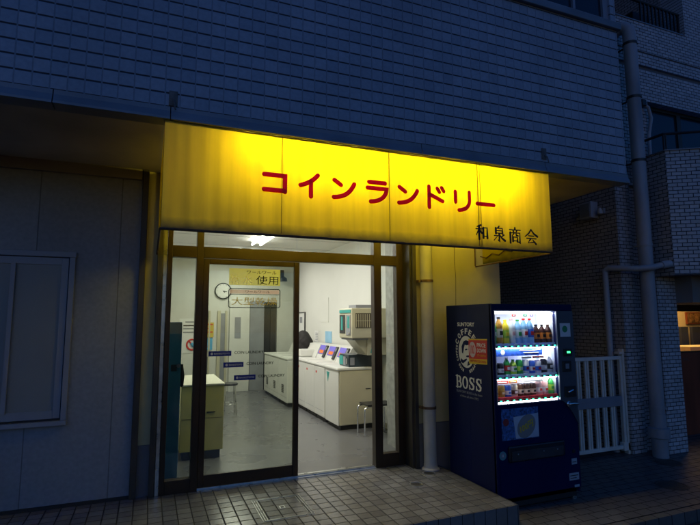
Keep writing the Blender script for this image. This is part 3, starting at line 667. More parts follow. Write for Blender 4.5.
# side art
XS = VX0-.0006
RS, US = (0, -1, 0), (0, 0, 1)
text('SUNTORY', .26, .036, (XS, 3.773, 1.508), RS, US, M['cream'], V, 'side_lettering', bold=.02)
def side_strokes(defs, y0_, w2, z0, h2, rad):
    b = B()
    for s2 in defs:
        b.tube([(XS-.001, y0_-w2*p[0], z0+h2*(1-p[1])) for p in s2], [rad*(p[2] if len(p) > 2 else 1) for p in s2], 8, rnd=True, flat=((1, 0, 0), .12))
    return b.build('side_lettering', M['cream'], V)
kk, tt = 1.35, .5
def ring(cx, cy, rx, ry, a0, a1, n=14): return [(cx+rx*math.cos(a), cy-ry*math.sin(a), tt+(kk-tt)*abs(math.cos(a))) for a in (math.radians(a0+(a1-a0)*k/n) for k in range(n+1))]
LB_ = [[(.25, .02, kk), (.25, .98, kk)], [(0, .03, tt), (.60, .03, tt)], [(0, .97, tt), (.62, .97, tt)], [(.3, .49, tt), (.58, .49, tt)], ring(.55, .26, .26, .23, 90, -90), ring(.58, .73, .32, .24, 90, -90)]
LO_ = [ring(.5, .5, .38, .47, 0, 360, 30)]
LS_ = [[(.84, .30, .8), (.80, .14, .7), (.66, .05, tt), (.46, .03, .7), (.24, .10, kk*.8), (.18, .26, kk), (.34, .42, kk), (.60, .54, kk), (.78, .70, kk), (.74, .88, kk*.8), (.52, .97, .7), (.30, .95, tt), (.14, .84, .7), (.10, .68, .8)],
       [(.86, .02, .6), (.86, .32, .6)], [(.08, .66, .6), (.08, .98, .6)]]
for k_, L_ in enumerate((LB_, LO_, LS_, LS_)): side_strokes(L_, 3.950-.1*k_, .088, .935, .105, .0088)
text('SUNTORY BOSS is the boss', .38, .020, (XS, 3.755, .903), RS, US, M['greyp'], V, 'side_lettering')
text('of them all since 1992', .27, .020, (XS, 3.755, .866), RS, US, M['greyp'], V, 'side_lettering')
YC, ZC = 3.775, 1.262
def onside(y_, z_, d=0): return (XS-d, YC-y_, ZC+z_)
pts = [onside(.148*math.cos(t)*.92, .125*math.sin(t)) for t in (2*math.pi*k/40 for k in range(41))]
B().prism([onside(.118*math.cos(2*math.pi*k/40), .142*math.sin(2*math.pi*k/40)) for k in range(40)], (-.0006, 0, 0)).build('emblem', M['cream'], V)
# profile of a man with pipe, dark on cream
em = B()
em.prism([onside(a, b_, .0008) for a, b_ in ((-.07, .045), (-.04, .09), (0, .105), (.05, .095), (.075, .06), (.045, .066), (.01, .058), (-.02, .062), (-.035, .03), (-.05, -.02), (-.065, -.01))], (-.0006, 0, 0))
em.prism([onside(a, b_, .0008) for a, b_ in ((-.02, .022), (.015, .03), (.02, .018), (-.015, .012))], (-.0006, 0, 0))
em.prism([onside(a, b_, .0008) for a, b_ in ((.035, .03), (.065, .026), (.065, .014), (.038, .018))], (-.0006, 0, 0))
em.prism([onside(a, b_, .0008) for a, b_ in ((-.005, -.035), (.03, -.028), (.06, -.036), (.05, -.046), (0, -.047))], (-.0006, 0, 0))
em.prism([onside(a, b_, .0008) for a, b_ in ((.0, -.058), (-.05, -.078), (-.085, -.060), (-.09, -.09), (-.055, -.108), (-.02, -.088), (.01, -.07))], (-.0006, 0, 0))
em.prism([onside(a, b_, .0008) for a, b_ in ((.02, -.085), (.06, -.075), (.05, -.11), (.01, -.125))], (-.0006, 0, 0))
em.build('emblem_drawing', M['navy'], V)
def arctext(s, a0, a1, rx, rz, hh, ww, flip=False):
    n_ = len(s)
    for i, ch in enumerate(s):
        if ch == ' ': continue
        a = math.radians(a0+(a1-a0)*i/(n_-1)); py, pz = rx*math.cos(a), rz*math.sin(a)
        rad_ = Vector((math.cos(a)/rx, math.sin(a)/rz)).normalized()*(1 if not flip else -1)
        # local plane: y-right = -Y world
        upv = Vector((0, -rad_.x, rad_.y)); rt = Vector((0, -rad_.y, -rad_.x))
        text(ch, ww if ch != 'I' else ww*.4, hh, onside(py, pz), rt, upv, M['cream'], V, 'side_lettering', bold=.025)
arctext('COFFEE', 152, 45, .158, .185, .050, .040)
arctext('BOSS COFFEE', 248, 165, .150, .178, .026, .018)
arctext('COFFEE', -22, -72, .150, .178, .026, .020)
stk = B().prism([(XS-.002, 3.735, 1.372), (XS-.002, 3.472, 1.378), (XS-.002, 3.478, 1.215), (XS-.002, 3.735, 1.205)], (.0012, 0, 0)).build('price_sticker', M['redp'], V)
B().prism([(XS-.0026, 3.735, 1.205), (XS-.0026, 3.478, 1.215), (XS-.0026, 3.480, 1.172), (XS-.0026, 3.735, 1.162)], (.0012, 0, 0)).build('sticker_band', M['yelp'], stk)
B().prism([(XS-.0026, 3.737, 1.380), (XS-.0026, 3.470, 1.386), (XS-.0026, 3.470, 1.376), (XS-.0026, 3.737, 1.370)], (.0012, 0, 0)).build('sticker_band', M['yelp'], stk)
B().prism([(XS-.0032, 3.680+.048*math.cos(2*math.pi*k/28), 1.288+.068*math.sin(2*math.pi*k/28)) for k in range(28)], (.0012, 0, 0)).build('sticker_disc', pbr('sticker white', (.62, .52, .50), .5), stk)
text('100', .060, .078, (XS-.0034, 3.680, 1.288), RS, US, M['redp'], stk, 'sticker_lettering', bold=.01)
text('PRICE', .120, .034, (XS-.0034, 3.552, 1.330), RS, US, M['paperw'], stk, 'sticker_lettering', bold=.02)
text('DOWN', .120, .034, (XS-.0034, 3.552, 1.284), RS, US, M['paperw'], stk, 'sticker_lettering', bold=.02)
text('プライスダウン', .120, .020, (XS-.0034, 3.552, 1.243), RS, US, M['yelp'], stk, 'sticker_lettering')
text('100円PRICEDOWN', .225, .024, (XS-.0036, 3.606, 1.190), RS, US, M['redp'], stk, 'sticker_lettering', bold=.01)

# ---- drinks on show: each its own thing
def dmat(name, c, rough=.3): return pbr('drink '+name, c, rough, var=.06, scale=40)
DC = dict(green=(.03, .32, .06), lime=(.35, .55, .05), yellow=(.75, .62, .04), amber=(.45, .22, .03), clear=(.62, .70, .74), water=(.25, .50, .75), cola=(.06, .018, .01),
          black=(.015, .015, .018), white=(.75, .75, .75), blue=(.03, .12, .55), red=(.60, .03, .03), gold=(.60, .38, .06), brown=(.10, .04, .02), pink=(.75, .45, .42), silver=(.45, .46, .5), orange=(.7, .22, .03), cream=(.7, .6, .45))
def bottle(x, z, h_, rr, body, lab, cap, label, kind):
    y_ = 3.478
    o = thing('display_bottle' if kind == 'bottle' else 'display_can', label, kind, (x, y_, z), 'sample drinks in the vending machine')
    if kind == 'bottle':
        B().lathe((x, y_, z), [(rr*.9, 0), (rr, .006), (rr, h_*.28), (rr*.93, h_*.31), (rr*.93, h_*.58), (rr, h_*.62), (rr*.85, h_*.76), (rr*.40, h_*.90), (rr*.38, h_*.94)], 16).build('body', dmat(body, DC[body]), o)
        B().lathe((x, y_, z), [(rr*1.01, h_*.30), (rr*1.01, h_*.60)], 16).build('wrapper', dmat(lab, DC[lab], .5), o)
        B().lathe((x, y_, z), [(rr*.46, h_*.93), (rr*.46, h_)], 12).build('cap', dmat(cap, DC[cap]), o)
        B().box(x-rr*.45, x+rr*.45, y_-rr*1.035, y_-rr*.9, z+h_*.38, z+h_*.52).build('print', dmat(cap, DC[cap]), o)
    else:
        B().lathe((x, y_, z), [(rr*.85, 0), (rr, .007), (rr, h_-.012), (rr*.86, h_-.002), (rr*.8, h_)], 16).build('body', dmat(body, DC[body]), o)
        B().lathe((x, y_, z), [(rr*.87, h_-.002), (rr*.87, h_+.001), (rr*.78, h_)], 16).build('lid', dmat('silver', DC['silver']), o)
        B().lathe((x, y_, z), [(rr*1.01, h_*.32), (rr*1.01, h_*.62)], 16).build('print', dmat(lab, DC[lab], .5), o)
        B().box(x-rr*.4, x+rr*.4, y_-rr*1.04, y_-rr*.9, z+h_*.40, z+h_*.55).build('print', dmat(cap, DC[cap]), o)
R1 = [('green', 'green', 'white', .21), ('amber', 'cream', 'black', .225), ('yellow', 'lime', 'yellow', .205), ('clear', 'white', 'pink', .215), ('water', 'clear', 'green', .205), ('water', 'white', 'red', .215),
      ('water', 'blue', 'red', .215), ('cola', 'orange', 'black', .165), ('cola', 'orange', 'black', .165), ('cola', 'orange', 'brown', .165)]
R2 = [('black', 'brown', 'silver', .105), ('black', 'white', 'silver', .105), ('green', 'red', 'white', .145), ('lime', 'white', 'green', .13), ('green', 'lime', 'white', .125), ('white', 'blue', 'red', .125),
      ('blue', 'white', 'red', .115), ('white', 'blue', 'red', .115), ('black', 'silver', 'white', .125), ('silver', 'black', 'white', .145)]
R3 = [('gold', 'yellow', 'brown', .105), ('gold', 'amber', 'cream', .105), ('blue', 'white', 'blue', .105), ('cream', 'brown', 'white', .105), ('brown', 'cream', 'black', .11), ('brown', 'cream', 'black', .11),
      ('brown', 'cream', 'black', .11), ('pink', 'white', 'red', .12), ('pink', 'white', 'red', .12), ('green', 'lime', 'green', .15)]
ordn = ['first', 'second', 'third', 'fourth', 'fifth', 'sixth', 'seventh', 'eighth', 'ninth', 'last']
for rn, rw, zb in (('top', R1, 1.324), ('middle', R2, 1.064), ('bottom', R3, .878)):
    for i, (a, b_, cc, hh) in enumerate(rw):
        kind = 'bottle' if hh > .127 else 'can'
        bottle(PX0+i*PD, zb, hh*1.1, .0325 if hh > .15 else .030, a, b_, cc, f'{a} {kind} with {b_} wrapper, {ordn[i]} from left in the machine\'s {rn} row', kind)

# ================================================================== NEIGHBOUR BUILDING
NB = thing('brick_building', 'neighbouring building of grey brick tiles with balconies on the right', 'building', (5.6, 4.2, 0))
AX, FY = 5.22, 4.22
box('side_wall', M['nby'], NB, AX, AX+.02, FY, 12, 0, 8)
nf = B(); nf.box(AX+.021, 5.46, FY, FY+.3, 0, 3.2); nf.box(5.46, 5.6, FY+.05, FY+.3, 0, 3.2); nf.box(AX+.021, 5.92, FY, FY+.3, 3.2, 4.80)
nf.box(5.92, 12, FY, FY+.3, 4.375, 4.80); nf.box(5.60, 5.92, FY+.02, FY+.3, 2.1, 3.2)
nf.build('front_wall', M['nbx'], NB)
box('front_wall', M['nbx'], NB, AX+.021, 12, FY-.012, FY+.3, 4.86, 5.03); box('front_wall', M['nbx'], NB, AX+.021, 12, FY, FY+.3, 5.06, 5.47)
box('front_wall', M['nbx'], NB, 6.80, 12, FY+.0, FY+.3, 5.471, 8)
bd = B(); bd.box(AX+.021, 12, FY+.02, FY+.3, 4.802, 4.858); bd.box(AX+.021, 12, FY+.01, FY+.3, 5.032, 5.058); bd.build('band_joint', M['concrete_low'], NB)
box('recess_wall', M['concrete_low'], NB, AX+.021, 6.78, FY+1.1, FY+1.2, 5.3, 8); box('recess_wall', M['nby'], NB, 6.79, 6.80, FY+.3, FY+1.1, 5.471, 8)
box('parapet_cap', M['trim'], NB, AX+.021, 6.785, FY-.01, FY+.31, 5.471, 5.487)
pr_ = B().box(5.60, 5.92, 4.05, FY+.018, 0, 2.06)
pr_.build('pier', M['nbx'], NB)
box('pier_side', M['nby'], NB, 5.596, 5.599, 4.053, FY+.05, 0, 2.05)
# angled balcony bay
A = Vector((5.6, 3.82, 0)); D = Vector((.835, -.55, 0)); E_ = A+D*4.0
poly = [A, E_, Vector((E_.x, FY+.02, 0)), Vector((5.6, FY+.02, 0))]
bay = B().prism([(p.x, p.y, 2.06) for p in poly], (0, 0, 1.47)).build('balcony', M['nba'], NB)
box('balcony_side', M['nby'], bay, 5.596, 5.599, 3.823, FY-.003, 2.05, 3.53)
cpb = B(); off = .02
cpb.prism([(5.58, 3.81, 3.53), (E_.x, E_.y-.02, 3.53), (E_.x, E_.y+.10, 3.53), (5.72, 3.86, 3.53), (5.72, FY, 3.53), (5.58, FY, 3.53)], (0, 0, .012)); cpb.build('balcony_cap', M['trim'], bay)
rl = B(); P1, P0, P2 = Vector((5.65, 4.19, 3.76)), Vector((5.65, 3.86, 3.76)), Vector((5.65, 3.86, 3.76))+D*3.5
rl.tube([P1, P0, P2], .018, 8)
for p in (P1, P0, P0+D*.02, P0+D*.9, P0+D*1.8, P0+D*2.7): rl.tube([(p.x, p.y, 3.54), (p.x, p.y, 3.76)], .014, 8)
rl.build('railing', M['black'], bay)
# upstairs window, dark
uw = B(); uw.box(5.92, 12, FY+.10, FY+.14, 4.33, 4.375); uw.box(5.92, 5.96, FY+.10, FY+.14, 3.3, 4.33); uw.box(6.62, 6.70, FY+.10, FY+.14, 3.3, 4.33)
uwf = uw.build('window', M['darkmet'], NB); box('pane', M['winb'], uwf, 5.96, 12, FY+.12, FY+.13, 3.3, 4.33)
vp = B().tube([(5.80, FY-.02, 4.30), (5.86, FY-.05, 4.26), (5.90, FY-.05, 4.12), (5.85, FY-.04, 3.9), (5.84, FY-.04, 3.55)], .022, 10)
tag(recenter(vp.build('hose', M['pvc2'])), 'pale bent hose hanging down the wall above the balcony', 'hose')
vc = B().box(5.75, 5.83, FY-.06, FY, 4.27, 4.36, bev=.01); tag(recenter(vc.build('wall_vent', M['black'])), 'small black vent hood on the brick wall above the balcony', 'vent')
# upper balcony railing
ur = B(); ur.tube([(5.7, FY+.06, 5.84), (6.78, FY+.06, 5.82)], .02, 8)
for k in range(11): ur.box(6.0+k*.075, 6.025+k*.075, FY+.05, FY+.07, 5.487, 5.83)
ur.build('railing', M['black'], NB)
ub = box('storage_box', M['black'], None, 6.05, 6.35, FY+.2, FY+.5, 5.45, 5.80, bev=.01); tag(recenter(ub), 'dark box standing behind the topmost balcony railing', 'box')
# shop bay on the right
sh_ = B(); sh_.box(5.92, 12, 3.85, 4.2, 1.74, 2.059); sh_.box(5.921, 12, 4.2, 4.64, 1.74, 2.6)
sh_.build('shop_lintel', M['beam'], NB)
box('shop_lintel_rail', M['steel'], NB, 5.922, 12, 4.18, 4.20, 1.725, 1.738)
sp = B(); sp.box(5.95, 6.66, 4.6, 4.64, 0, 1.74); sp.box(6.66, 12, 4.6, 4.64, 0, 1.09)
shp = sp.build('shop_panel', M['wood'], NB)
text('PNC', .13, .05, (6.82, 4.598, 1.0), RX, UZ, pbr('faded lettering', (.16, .10, .08), .6), shp, 'lettering')
box('shop_ground', M['wood'], NB, 5.921, 5.945, 4.08, 4.64, 0, 1.739)
wfm = B(); wfm.box(6.66, 12, 4.59, 4.64, 1.09, 1.11); wfm.box(6.66, 6.68, 4.59, 4.64, 1.11, 1.65); wfm.box(6.66, 12, 4.59, 4.64, 1.65, 1.74)
wfr = wfm.build('shop_window', M['bronze'], NB); box('pane', M['clear'], wfr, 6.68, 12, 4.61, 4.614, 1.11, 1.65)
warm = pbr('warm cream wall', (.65, .52, .32), .7, var=.05)
ib = B(); ib.box(6.4, 12, 5.6, 5.65, 0, 2.2); ib.box(6.36, 6.40, 4.64, 5.65, 0, 2.2); ib.box(6.4, 12, 4.64, 5.6, 2.2, 2.24); ib.box(6.4, 12, 4.64, 5.6, .3, .34)
ib.build('shop_room', warm, NB)
lw_ = bpy.data.lights.new('shop_light', 'AREA'); lw_.energy = 26; lw_.color = (1, .60, .22); lw_.size = .8; lo = bpy.data.objects.new('shop_light', lw_); COL.objects.link(lo); lo.location = (7.6, 5.1, 2.17)
box('lamp_panel', emit('warm lamp glow', (1, .62, .25), 2), NB, 7.2, 8.0, 4.9, 5.3, 2.18, 2.199)
pc = thing('wall_picture', 'dark brown framed picture on the cream wall of the lit neighbouring shop', 'picture', (8.65, 5.59, 1.46))
box('frame', M['wood'], pc, 8.37, 8.95, 5.57, 5.599, 1.46, 1.66); box('canvas', pbr('dark picture', (.20, .10, .04), .6, var=.9, scale=22), pc, 8.39, 8.93, 5.565, 5.57, 1.48, 1.64)
for k, (a, b_) in enumerate(((8.02, 8.20), (8.30, 8.92))):
    t = box('shop_screen', pbr('dark blue panel', (.012, .018, .05), .8), None, a, b_, 5.45, 5.50, 1.08, 1.42, bev=.005)
    tag(recenter(t), ('narrow dark blue panel inside the warmly lit shop window', 'wide dark blue panel inside the warmly lit shop window below the picture')[k], 'panel')
t = box('shop_counter', pbr('cream counter', (.75, .62, .40), .5), None, 7.46, 9.2, 4.95, 5.3, .5, 1.135, bev=.005); tag(recenter(t), 'cream counter just inside the warmly lit shop window', 'counter')

# ---- pipes on the neighbour
dw = thing('downpipe', 'thick grey downpipe with an elbow at its top running down the brick wall', 'pipe', (5.42, 4.03, 0))
B().tube([(5.36, FY, 5.16), (5.38, 4.16, 5.20), (5.41, 4.08, 5.19), (5.42, 4.04, 5.14), (5.42, 4.03, 5.05), (5.42, 4.03, .45)], .076, 22).build('pipe', M['pvc2'], dw)
B().tube([(5.42, 4.03, 0), (5.42, 4.03, .47)], .083, 22).build('pipe_foot', M['pvc2'], dw)
B().lathe((5.42, 4.03, .27), [(.084, -.06), (.112, -.05), (.112, .05), (.084, .06)], 22).build('socket', M['pvc2'], dw)
for z in (4.95, 4.25, 3.45, 2.42, 1.42, .55):
    q = B().lathe((5.42, 4.03, z), [(.077, -.015), (.083, -.015), (.083, .015), (.077, .015)], 22); q.box(5.43, 5.45, 4.09, FY-.001, z-.008, z+.008); q.build('bracket', M['pvc2'] if z < 3 else M['darkmet'], dw)
cn = thing('conduit_pipe', 'thin grey pipe bending from the brick balcony down behind the white gate', 'pipe', (5.16, 4.38, 0))
B().tube([(5.62, 3.86, 2.19), (5.50, 3.90, 2.17), (5.36, 3.92, 2.14), (5.24, 4.02, 2.13), (5.18, 4.20, 2.15), (5.165, 4.33, 2.165), (5.16, 4.38, 2.14), (5.16, 4.385, 2.05), (5.16, 4.385, 0)], .035, 14).build('pipe', M['pvc2'], cn)
B().tube([(5.60, 3.865, 2.188), (5.50, 3.90, 2.17)], .045, 14).build('sleeve', M['pvc2'], cn)
mb = thing('meter_box', 'pale meter box on the dark side wall of the brick building under the overhang', 'box', (5.16, 4.57, 2.82))
box('case', M['pvc2'], mb, 5.10, 5.22, 4.48, 4.66, 2.82, 3.03, bev=.006); box('lid', M['trim'], mb, 5.094, 5.10, 4.50, 4.64, 2.84, 3.01, bev=.002)
ol = thing('wall_lamp', 'small unlit lamp on the side wall next to the meter box', 'lamp', (5.19, 4.40, 2.86))
box('base', M['pvc2'], ol, 5.19, 5.22, 4.37, 4.44, 2.86, 2.93, bev=.004); B().lathe((5.165, 4.405, 2.90), [(.012, .03), (.03, 0), (.034, -.045), (.02, -.05)], 14).build('shade', M['pvc'], ol)

# ---- gate in the alley
G = thing('alley_gate', 'low white slatted metal gate closing the alley behind the vending machine', 'gate', (4.75, 4.28, 0))
gx0, gx1, gy = 4.05, 5.19, 4.28
g = B(); g.box(gx0, gx1, gy-.018, gy+.018, 1.075, 1.115, bev=.004); g.box(gx0, gx1, gy-.018, gy+.018, .06, .10, bev=.004); g.box(gx0, gx0+.04, gy-.018, gy+.018, .10, 1.075); g.box(gx1-.035, gx1, gy-.018, gy+.018, .10, 1.075)
g.build('frame', M['gate'], G)
box('middle_plate', M['alu'], G, gx0+.04, gx1-.036, gy-.024, gy+.0, .545, .66, bev=.004)
s_ = (gx1-gx0-.08)/14.0
x = gx0+.10
while x < gx1-.06:
    b = B().prism([(x-.030, gy+.012, .10), (x-.030, gy-.006, .10), (x-.008, gy-.006, .10), (x-.008, gy+.006, .10), (x+.008, gy+.006, .10), (x+.008, gy-.006, .10), (x+.030, gy-.006, .10), (x+.030, gy+.012, .10)], (0, 0, .975)); b.build('slat', M['gate'], G); x += .124
q = B().box(gx1+.004, gx1+.05, gy-.03, gy+.03, 0, 1.20, bev=.005); q.box(gx1-.05, gx1+.055, gy-.035, gy+.035, 1.14, 1.165); q.build('gate_post', M['gate'], G)
B().box(gx1-.06, gx1+.06, gy-.03, gy+.03, .04, .13, bev=.005).build('hinge', M['gate'], G)
ag = pbr('dark alley ground', (.06, .06, .06), .8)
bk = box('alley_back_wall', M['concrete_low'], None, 3.47, 5.22, 12, 12.2, 0, 8); bk['kind'] = 'structure'

# ================================================================== INSIDE THE LAUNDRY
def ceiling_lamp(x, y_, lab, w2=.62):
    t = thing('ceiling_lamp', lab, 'lamp', (x, y_, 2.78), 'fluorescent ceiling lamps')
    B().prism([(x-.09, y_-w2, 2.779), (x+.09, y_-w2, 2.779), (x+.05, y_-w2, 2.74), (x-.05, y_-w2, 2.74)], (0, 2*w2, 0)).build('housing', M['whitep'], t)
    for dy in (-.065, .065): B().tube([(x+dy, y_-w2+.03, 2.722), (x+dy, y_+w2-.03, 2.722)], .015, 10).build('tube', emit('room tube glow', (1, .99, .90), 22), t)
    l = bpy.data.lights.new('room_light', 'AREA'); l.shape = 'RECTANGLE'; l.size = .18; l.size_y = 1.2; l.energy = ROOM; l.color = (1, .985, .89)
    o = bpy.data.objects.new('room_light', l); COL.objects.link(o); o.location = (x, y_, 2.70); return t
ROOM = 25
ceiling_lamp(1.50, 6.95, 'lit fluorescent ceiling lamp seen through the glass above the door')
ceiling_lamp(1.50, 9.0, 'lit fluorescent ceiling lamp at the back of the laundry')
ceiling_lamp(1.50, 5.2, 'lit fluorescent ceiling lamp nearest the laundry door')

def washer(y0_, y1_, x0_, lab, grp, panel=True, vent=False):
    t = thing('washing_machine', lab, 'washing machine', ((x0_+2.9)/2, (y0_+y1_)/2, .156), grp)
    g_ = .003
    B().box(x0_, 2.88, y0_+g_, y1_-g_, .215, .90, bev=.012).build('body', M['whitep'], t)
    box('plinth', M['rubber'], t, x0_+.03, 2.86, y0_+.02, y1_-.02, .157, .214)
    B().box(x0_-.008, 2.62, y0_+g_, y1_-g_, .902, .935, bev=.010).build('lid', M['whitep'], t)
    cx = 2.60
    B().prism([(cx, y0_+.01, .936), (2.87, y0_+.01, .936), (2.87, y0_+.01, 1.16), (cx+.10, y0_+.01, 1.15)], (0, y1_-y0_-.02, 0)).build('control_box', M['whitep'], t)
    if panel:
        nrm = Vector((-(1.15-.936), 0, .10)).normalized()
        def P(a, b_, d_=0):  # a along -Y (0..1 seen from room), b up slope
            base = Vector((cx, y1_-.03, .95)); e = Vector((.10, 0, .214)); p = base+Vector((0, -(y1_-y0_-.06)*a, 0))+e*b_*.92
            return p+nrm*d_
        def quad(a0, a1, b0, b1, mt, nm, d_): B().prism([P(a0, b0, .001), P(a1, b0, .001), P(a1, b1, .001), P(a0, b1, .001)], nrm*d_).build(nm, mt, t)
        quad(.0, .68, .30, .98, M['purple'], 'display', .003); quad(.12, .60, .36, .60, M['orange'], 'display', .005)
        quad(.72, .96, .05, .98, M['black'], 'coin_box', .012); quad(.78, .90, .62, .85, M['greyp'], 'coin_slot', .015)
    B().box(x0_+.02, 2.56, y0_+.03, y0_+.034, .9352, .9362).box(x0_+.02, 2.56, y1_-.034, y1_-.03, .9352, .9362).box(x0_+.02, x0_+.024, y0_+.034, y1_-.034, .9352, .9362).build('lid_seam', M['greyp'], t)
    box('toe_panel', M['greyp'], t, x0_-.0015, x0_, y0_+.03, y1_-.03, .300, .303)
    if vent:
        b = B()
        for k in range(5): b.box(x0_-.004, x0_+.001, (y0_+y1_)/2-.07, (y0_+y1_)/2+.07, .36+k*.028, .375+k*.028)
        b.build('vent', M['blackp'], t)
    else:
        B().box(x0_-.002, x0_+.001, y1_-.12, y1_-.07, .80, .83).build('red_sticker', M['redp'], t)
    return t
washer(6.57, 7.02, 2.28, 'white washing machine with violet panel next to the beige machine', 'washing machines along the wall')
washer(7.02, 7.475, 2.28, 'white washing machine with violet panel in the middle of the near three', 'washing machines along the wall')
washer(7.475, 7.93, 2.28, 'white washing machine with violet panel farthest of the near three', 'washing machines along the wall')
for k, nm in enumerate(('nearest', 'middle', 'farthest')):
    washer(7.95+k*.58, 8.53+k*.58, 2.12, f'plain white vented machine seen through the glass door, {nm} of three', 'white vented machines', panel=False, vent=True)
# beige machine (nearest) with lid, side faces the door
bm_ = thing('dryer', 'beige-sided machine with white front and lid nearest the laundry entrance', 'dryer', (2.58, 6.27, .156))
B().box(2.298, 2.88, 6.02, 6.54, .215, .90, bev=.01).build('body', M['beige'], bm_)
B().box(2.280, 2.296, 6.03, 6.53, .215, .90, bev=.004).build('front_panel', M['whitep'], bm_)
B().box(2.265, 2.88, 6.01, 6.55, .902, .94, bev=.012).build('lid', M['whitep'], bm_)
box('plinth', M['rubber'], bm_, 2.32, 2.86, 6.05, 6.52, .157, .214)
B().prism([(2.279, 6.47, .86), (2.279, 6.36, .86), (2.279, 6.42, .73)], (-.002, 0, 0)).build('teal_mark', M['teal'], bm_)
box('slot', M['black'], bm_, 2.66, 2.73, 6.016, 6.021, .655, .665)
# coin box on the beige machine
cb = thing('coin_changer', 'dark coin changer box with teal face standing on the beige machine', 'coin changer', (2.65, 6.24, .94))
B().box(2.44, 2.86, 6.06, 6.40, .941, 1.10, bev=.008).build('case', pbr('dark teal grey case', (.02, .035, .045), .4), cb)
box('face', M['teal'], cb, 2.434, 2.4405, 6.26, 6.39, .96, 1.08); box('slot_panel', M['greyp'], cb, 2.432, 2.4405, 6.16, 6.24, .96, 1.07); box('handle', M['chrome'], cb, 2.426, 2.4405, 6.09, 6.12, .98, 1.05)
box('key_plate', M['greyp'], cb, 2.46, 2.52, 6.055, 6.0605, .965, 1.06)
# soap vending unit
dv = thing('soap_dispenser', 'beige wall-mounted detergent dispenser with teal trim and vent grille', 'dispenser', (2.65, 6.03, 1.10))
B().box(2.38, 2.915, 5.80, 6.25, 1.32, 1.705, bev=.012).build('body', M['beige'], dv)
B().box(2.62, 2.915, 5.86, 6.22, 1.102, 1.319).build('lower_body', M['beige'], dv)
B().prism([(2.40, 5.83, 1.318), (2.40, 6.22, 1.318), (2.619, 6.22, 1.318), (2.619, 5.83, 1.318)], (0, 0, -.02)).build('underside', M['greyp'], dv)
B().prism([(2.60, 5.88, 1.12), (2.44, 5.88, 1.31), (2.619, 5.88, 1.31), (2.619, 5.88, 1.12)], (0, .3, 0)).build('chute', M['beige'], dv)
B().prism([(2.70, 5.858, 1.28), (2.66, 5.858, 1.13), (2.76, 5.858, 1.13)], (0, -.002, 0)).build('teal_mark', M['teal'], dv)
box('window', M['black'], dv, 2.374, 2.3805, 6.03, 6.22, 1.38, 1.62); box('teal_trim', M['teal'], dv, 2.372, 2.3805, 5.83, 6.22, 1.645, 1.685)
box('teal_trim', M['teal'], dv, 2.371, 2.3738, 6.10, 6.16, 1.42, 1.60); box('slot_panel', M['greyp'], dv, 2.372, 2.3805, 5.84, 5.99, 1.36, 1.62); box('teal_trim', M['teal'], dv, 2.369, 2.3718, 5.87, 5.93, 1.45, 1.60)
box('knob', M['chrome'], dv, 2.360, 2.372, 5.85, 5.89, 1.375, 1.40, bev=.003)
gb = B().box(2.43, 2.68, 5.796, 5.801, 1.45, 1.64, bev=.0)
gb.build('grille_recess', pbr('brown grille', (.09, .075, .05), .6), dv)
q = B()
for k in range(8): q.box(2.44+k*.030, 2.445+k*.030, 5.792, 5.796, 1.46, 1.63)
q.box(2.435, 2.675, 5.791, 5.7925, 1.54, 1.545); q.build('grille_bars', M['beige'], dv)
box('top_box', M['greyp'], dv, 2.48, 2.70, 5.90, 6.15, 1.706, 1.75)
# stools
def stool(x, y_, lab, h_=.46, rad=.155, seatm='black', square=False):
    t = thing('stool', lab, 'stool', (x, y_, .156), 'stools')
    z = .156+h_
    B().lathe((x, y_, z-.03), [(rad*.96, 0), (rad, .01), (rad, .022), (rad*.9, .032)], 24).build('seat', M[seatm], t)
    for k in range(4):
        a = math.radians(45+90*k); B().tube([(x+rad*.8*math.cos(a), y_+rad*.8*math.sin(a), z-.032), (x+rad*1.1*math.cos(a), y_+rad*1.1*math.sin(a), .157)], .009, 8).build('leg', M['steel'], t)
    B().tube([(x+rad*.98*math.cos(a), y_+rad*.98*math.sin(a), .156+h_*.35) for a in (2*math.pi*k/20 for k in range(21))], .006, 6).build('ring', M['steel'], t)
stool(1.17, 7.72, 'round stool with thin steel legs beside the yellow cabinet', rad=.12)
# chrome trolley / rack at the right
tr = thing('chrome_stand', 'low bent chrome tube stand with dark top in front of the beige machine', 'stand', (2.60, 5.72, .156))
for yy in (5.62, 5.84):
    B().tube([(2.47, yy, .157), (2.47, yy, .44), (2.475, yy, .475), (2.50, yy, .49), (2.55, yy, .495), (2.86, yy, .495)], .010, 10).build('leg', M['chrome'], tr)
    B().tube([(2.84, yy, .157), (2.84, yy, .485)], .010, 10).build('leg', M['chrome'], tr)
box('top', M['black'], tr, 2.50, 2.87, 5.60, 5.86, .506, .525, bev=.006)
# cabinet and locker at the left
ca = thing('yellow_cabinet', 'low olive yellow cabinet just inside the left glass', 'cabinet', (.5, 5.6, .156))
B().box(.33, .755, 5.36, 6.30, .24, .885, bev=.006).build('body', M['olive'], ca); B().box(.325, .762, 5.352, 6.31, .887, .905, bev=.004).build('top', M['cream'], ca)
box('plinth', M['rubber'], ca, .36, .73, 5.39, 6.27, .157, .239)
box('handle', M['black'], ca, .585, .67, 5.352, 5.359, .615, .625); box('drawer_gap', M['blackp'], ca, .345, .74, 5.3575, 5.3595, .56, .563)
lo_ = thing('blue_locker', 'tall narrow teal blue locker behind the left glass pane', 'locker', (.2, 5.0, .156))
B().box(.105, .285, 4.78, 5.30, .17, 1.54, bev=.006).build('body', M['blue'], lo_); box('plinth', M['rubber'], lo_, .115, .275, 4.80, 5.28, .157, .169)
B().lathe((.262, 4.779, 1.15), [(.013, 0), (.013, -.012), (.018, -.014), (.018, -.03)], 14, 1).build('knob', M['chrome'], lo_)
box('lock_plate', M['black'], lo_, .20, .25, 4.775, 4.779, 1.10, 1.16)
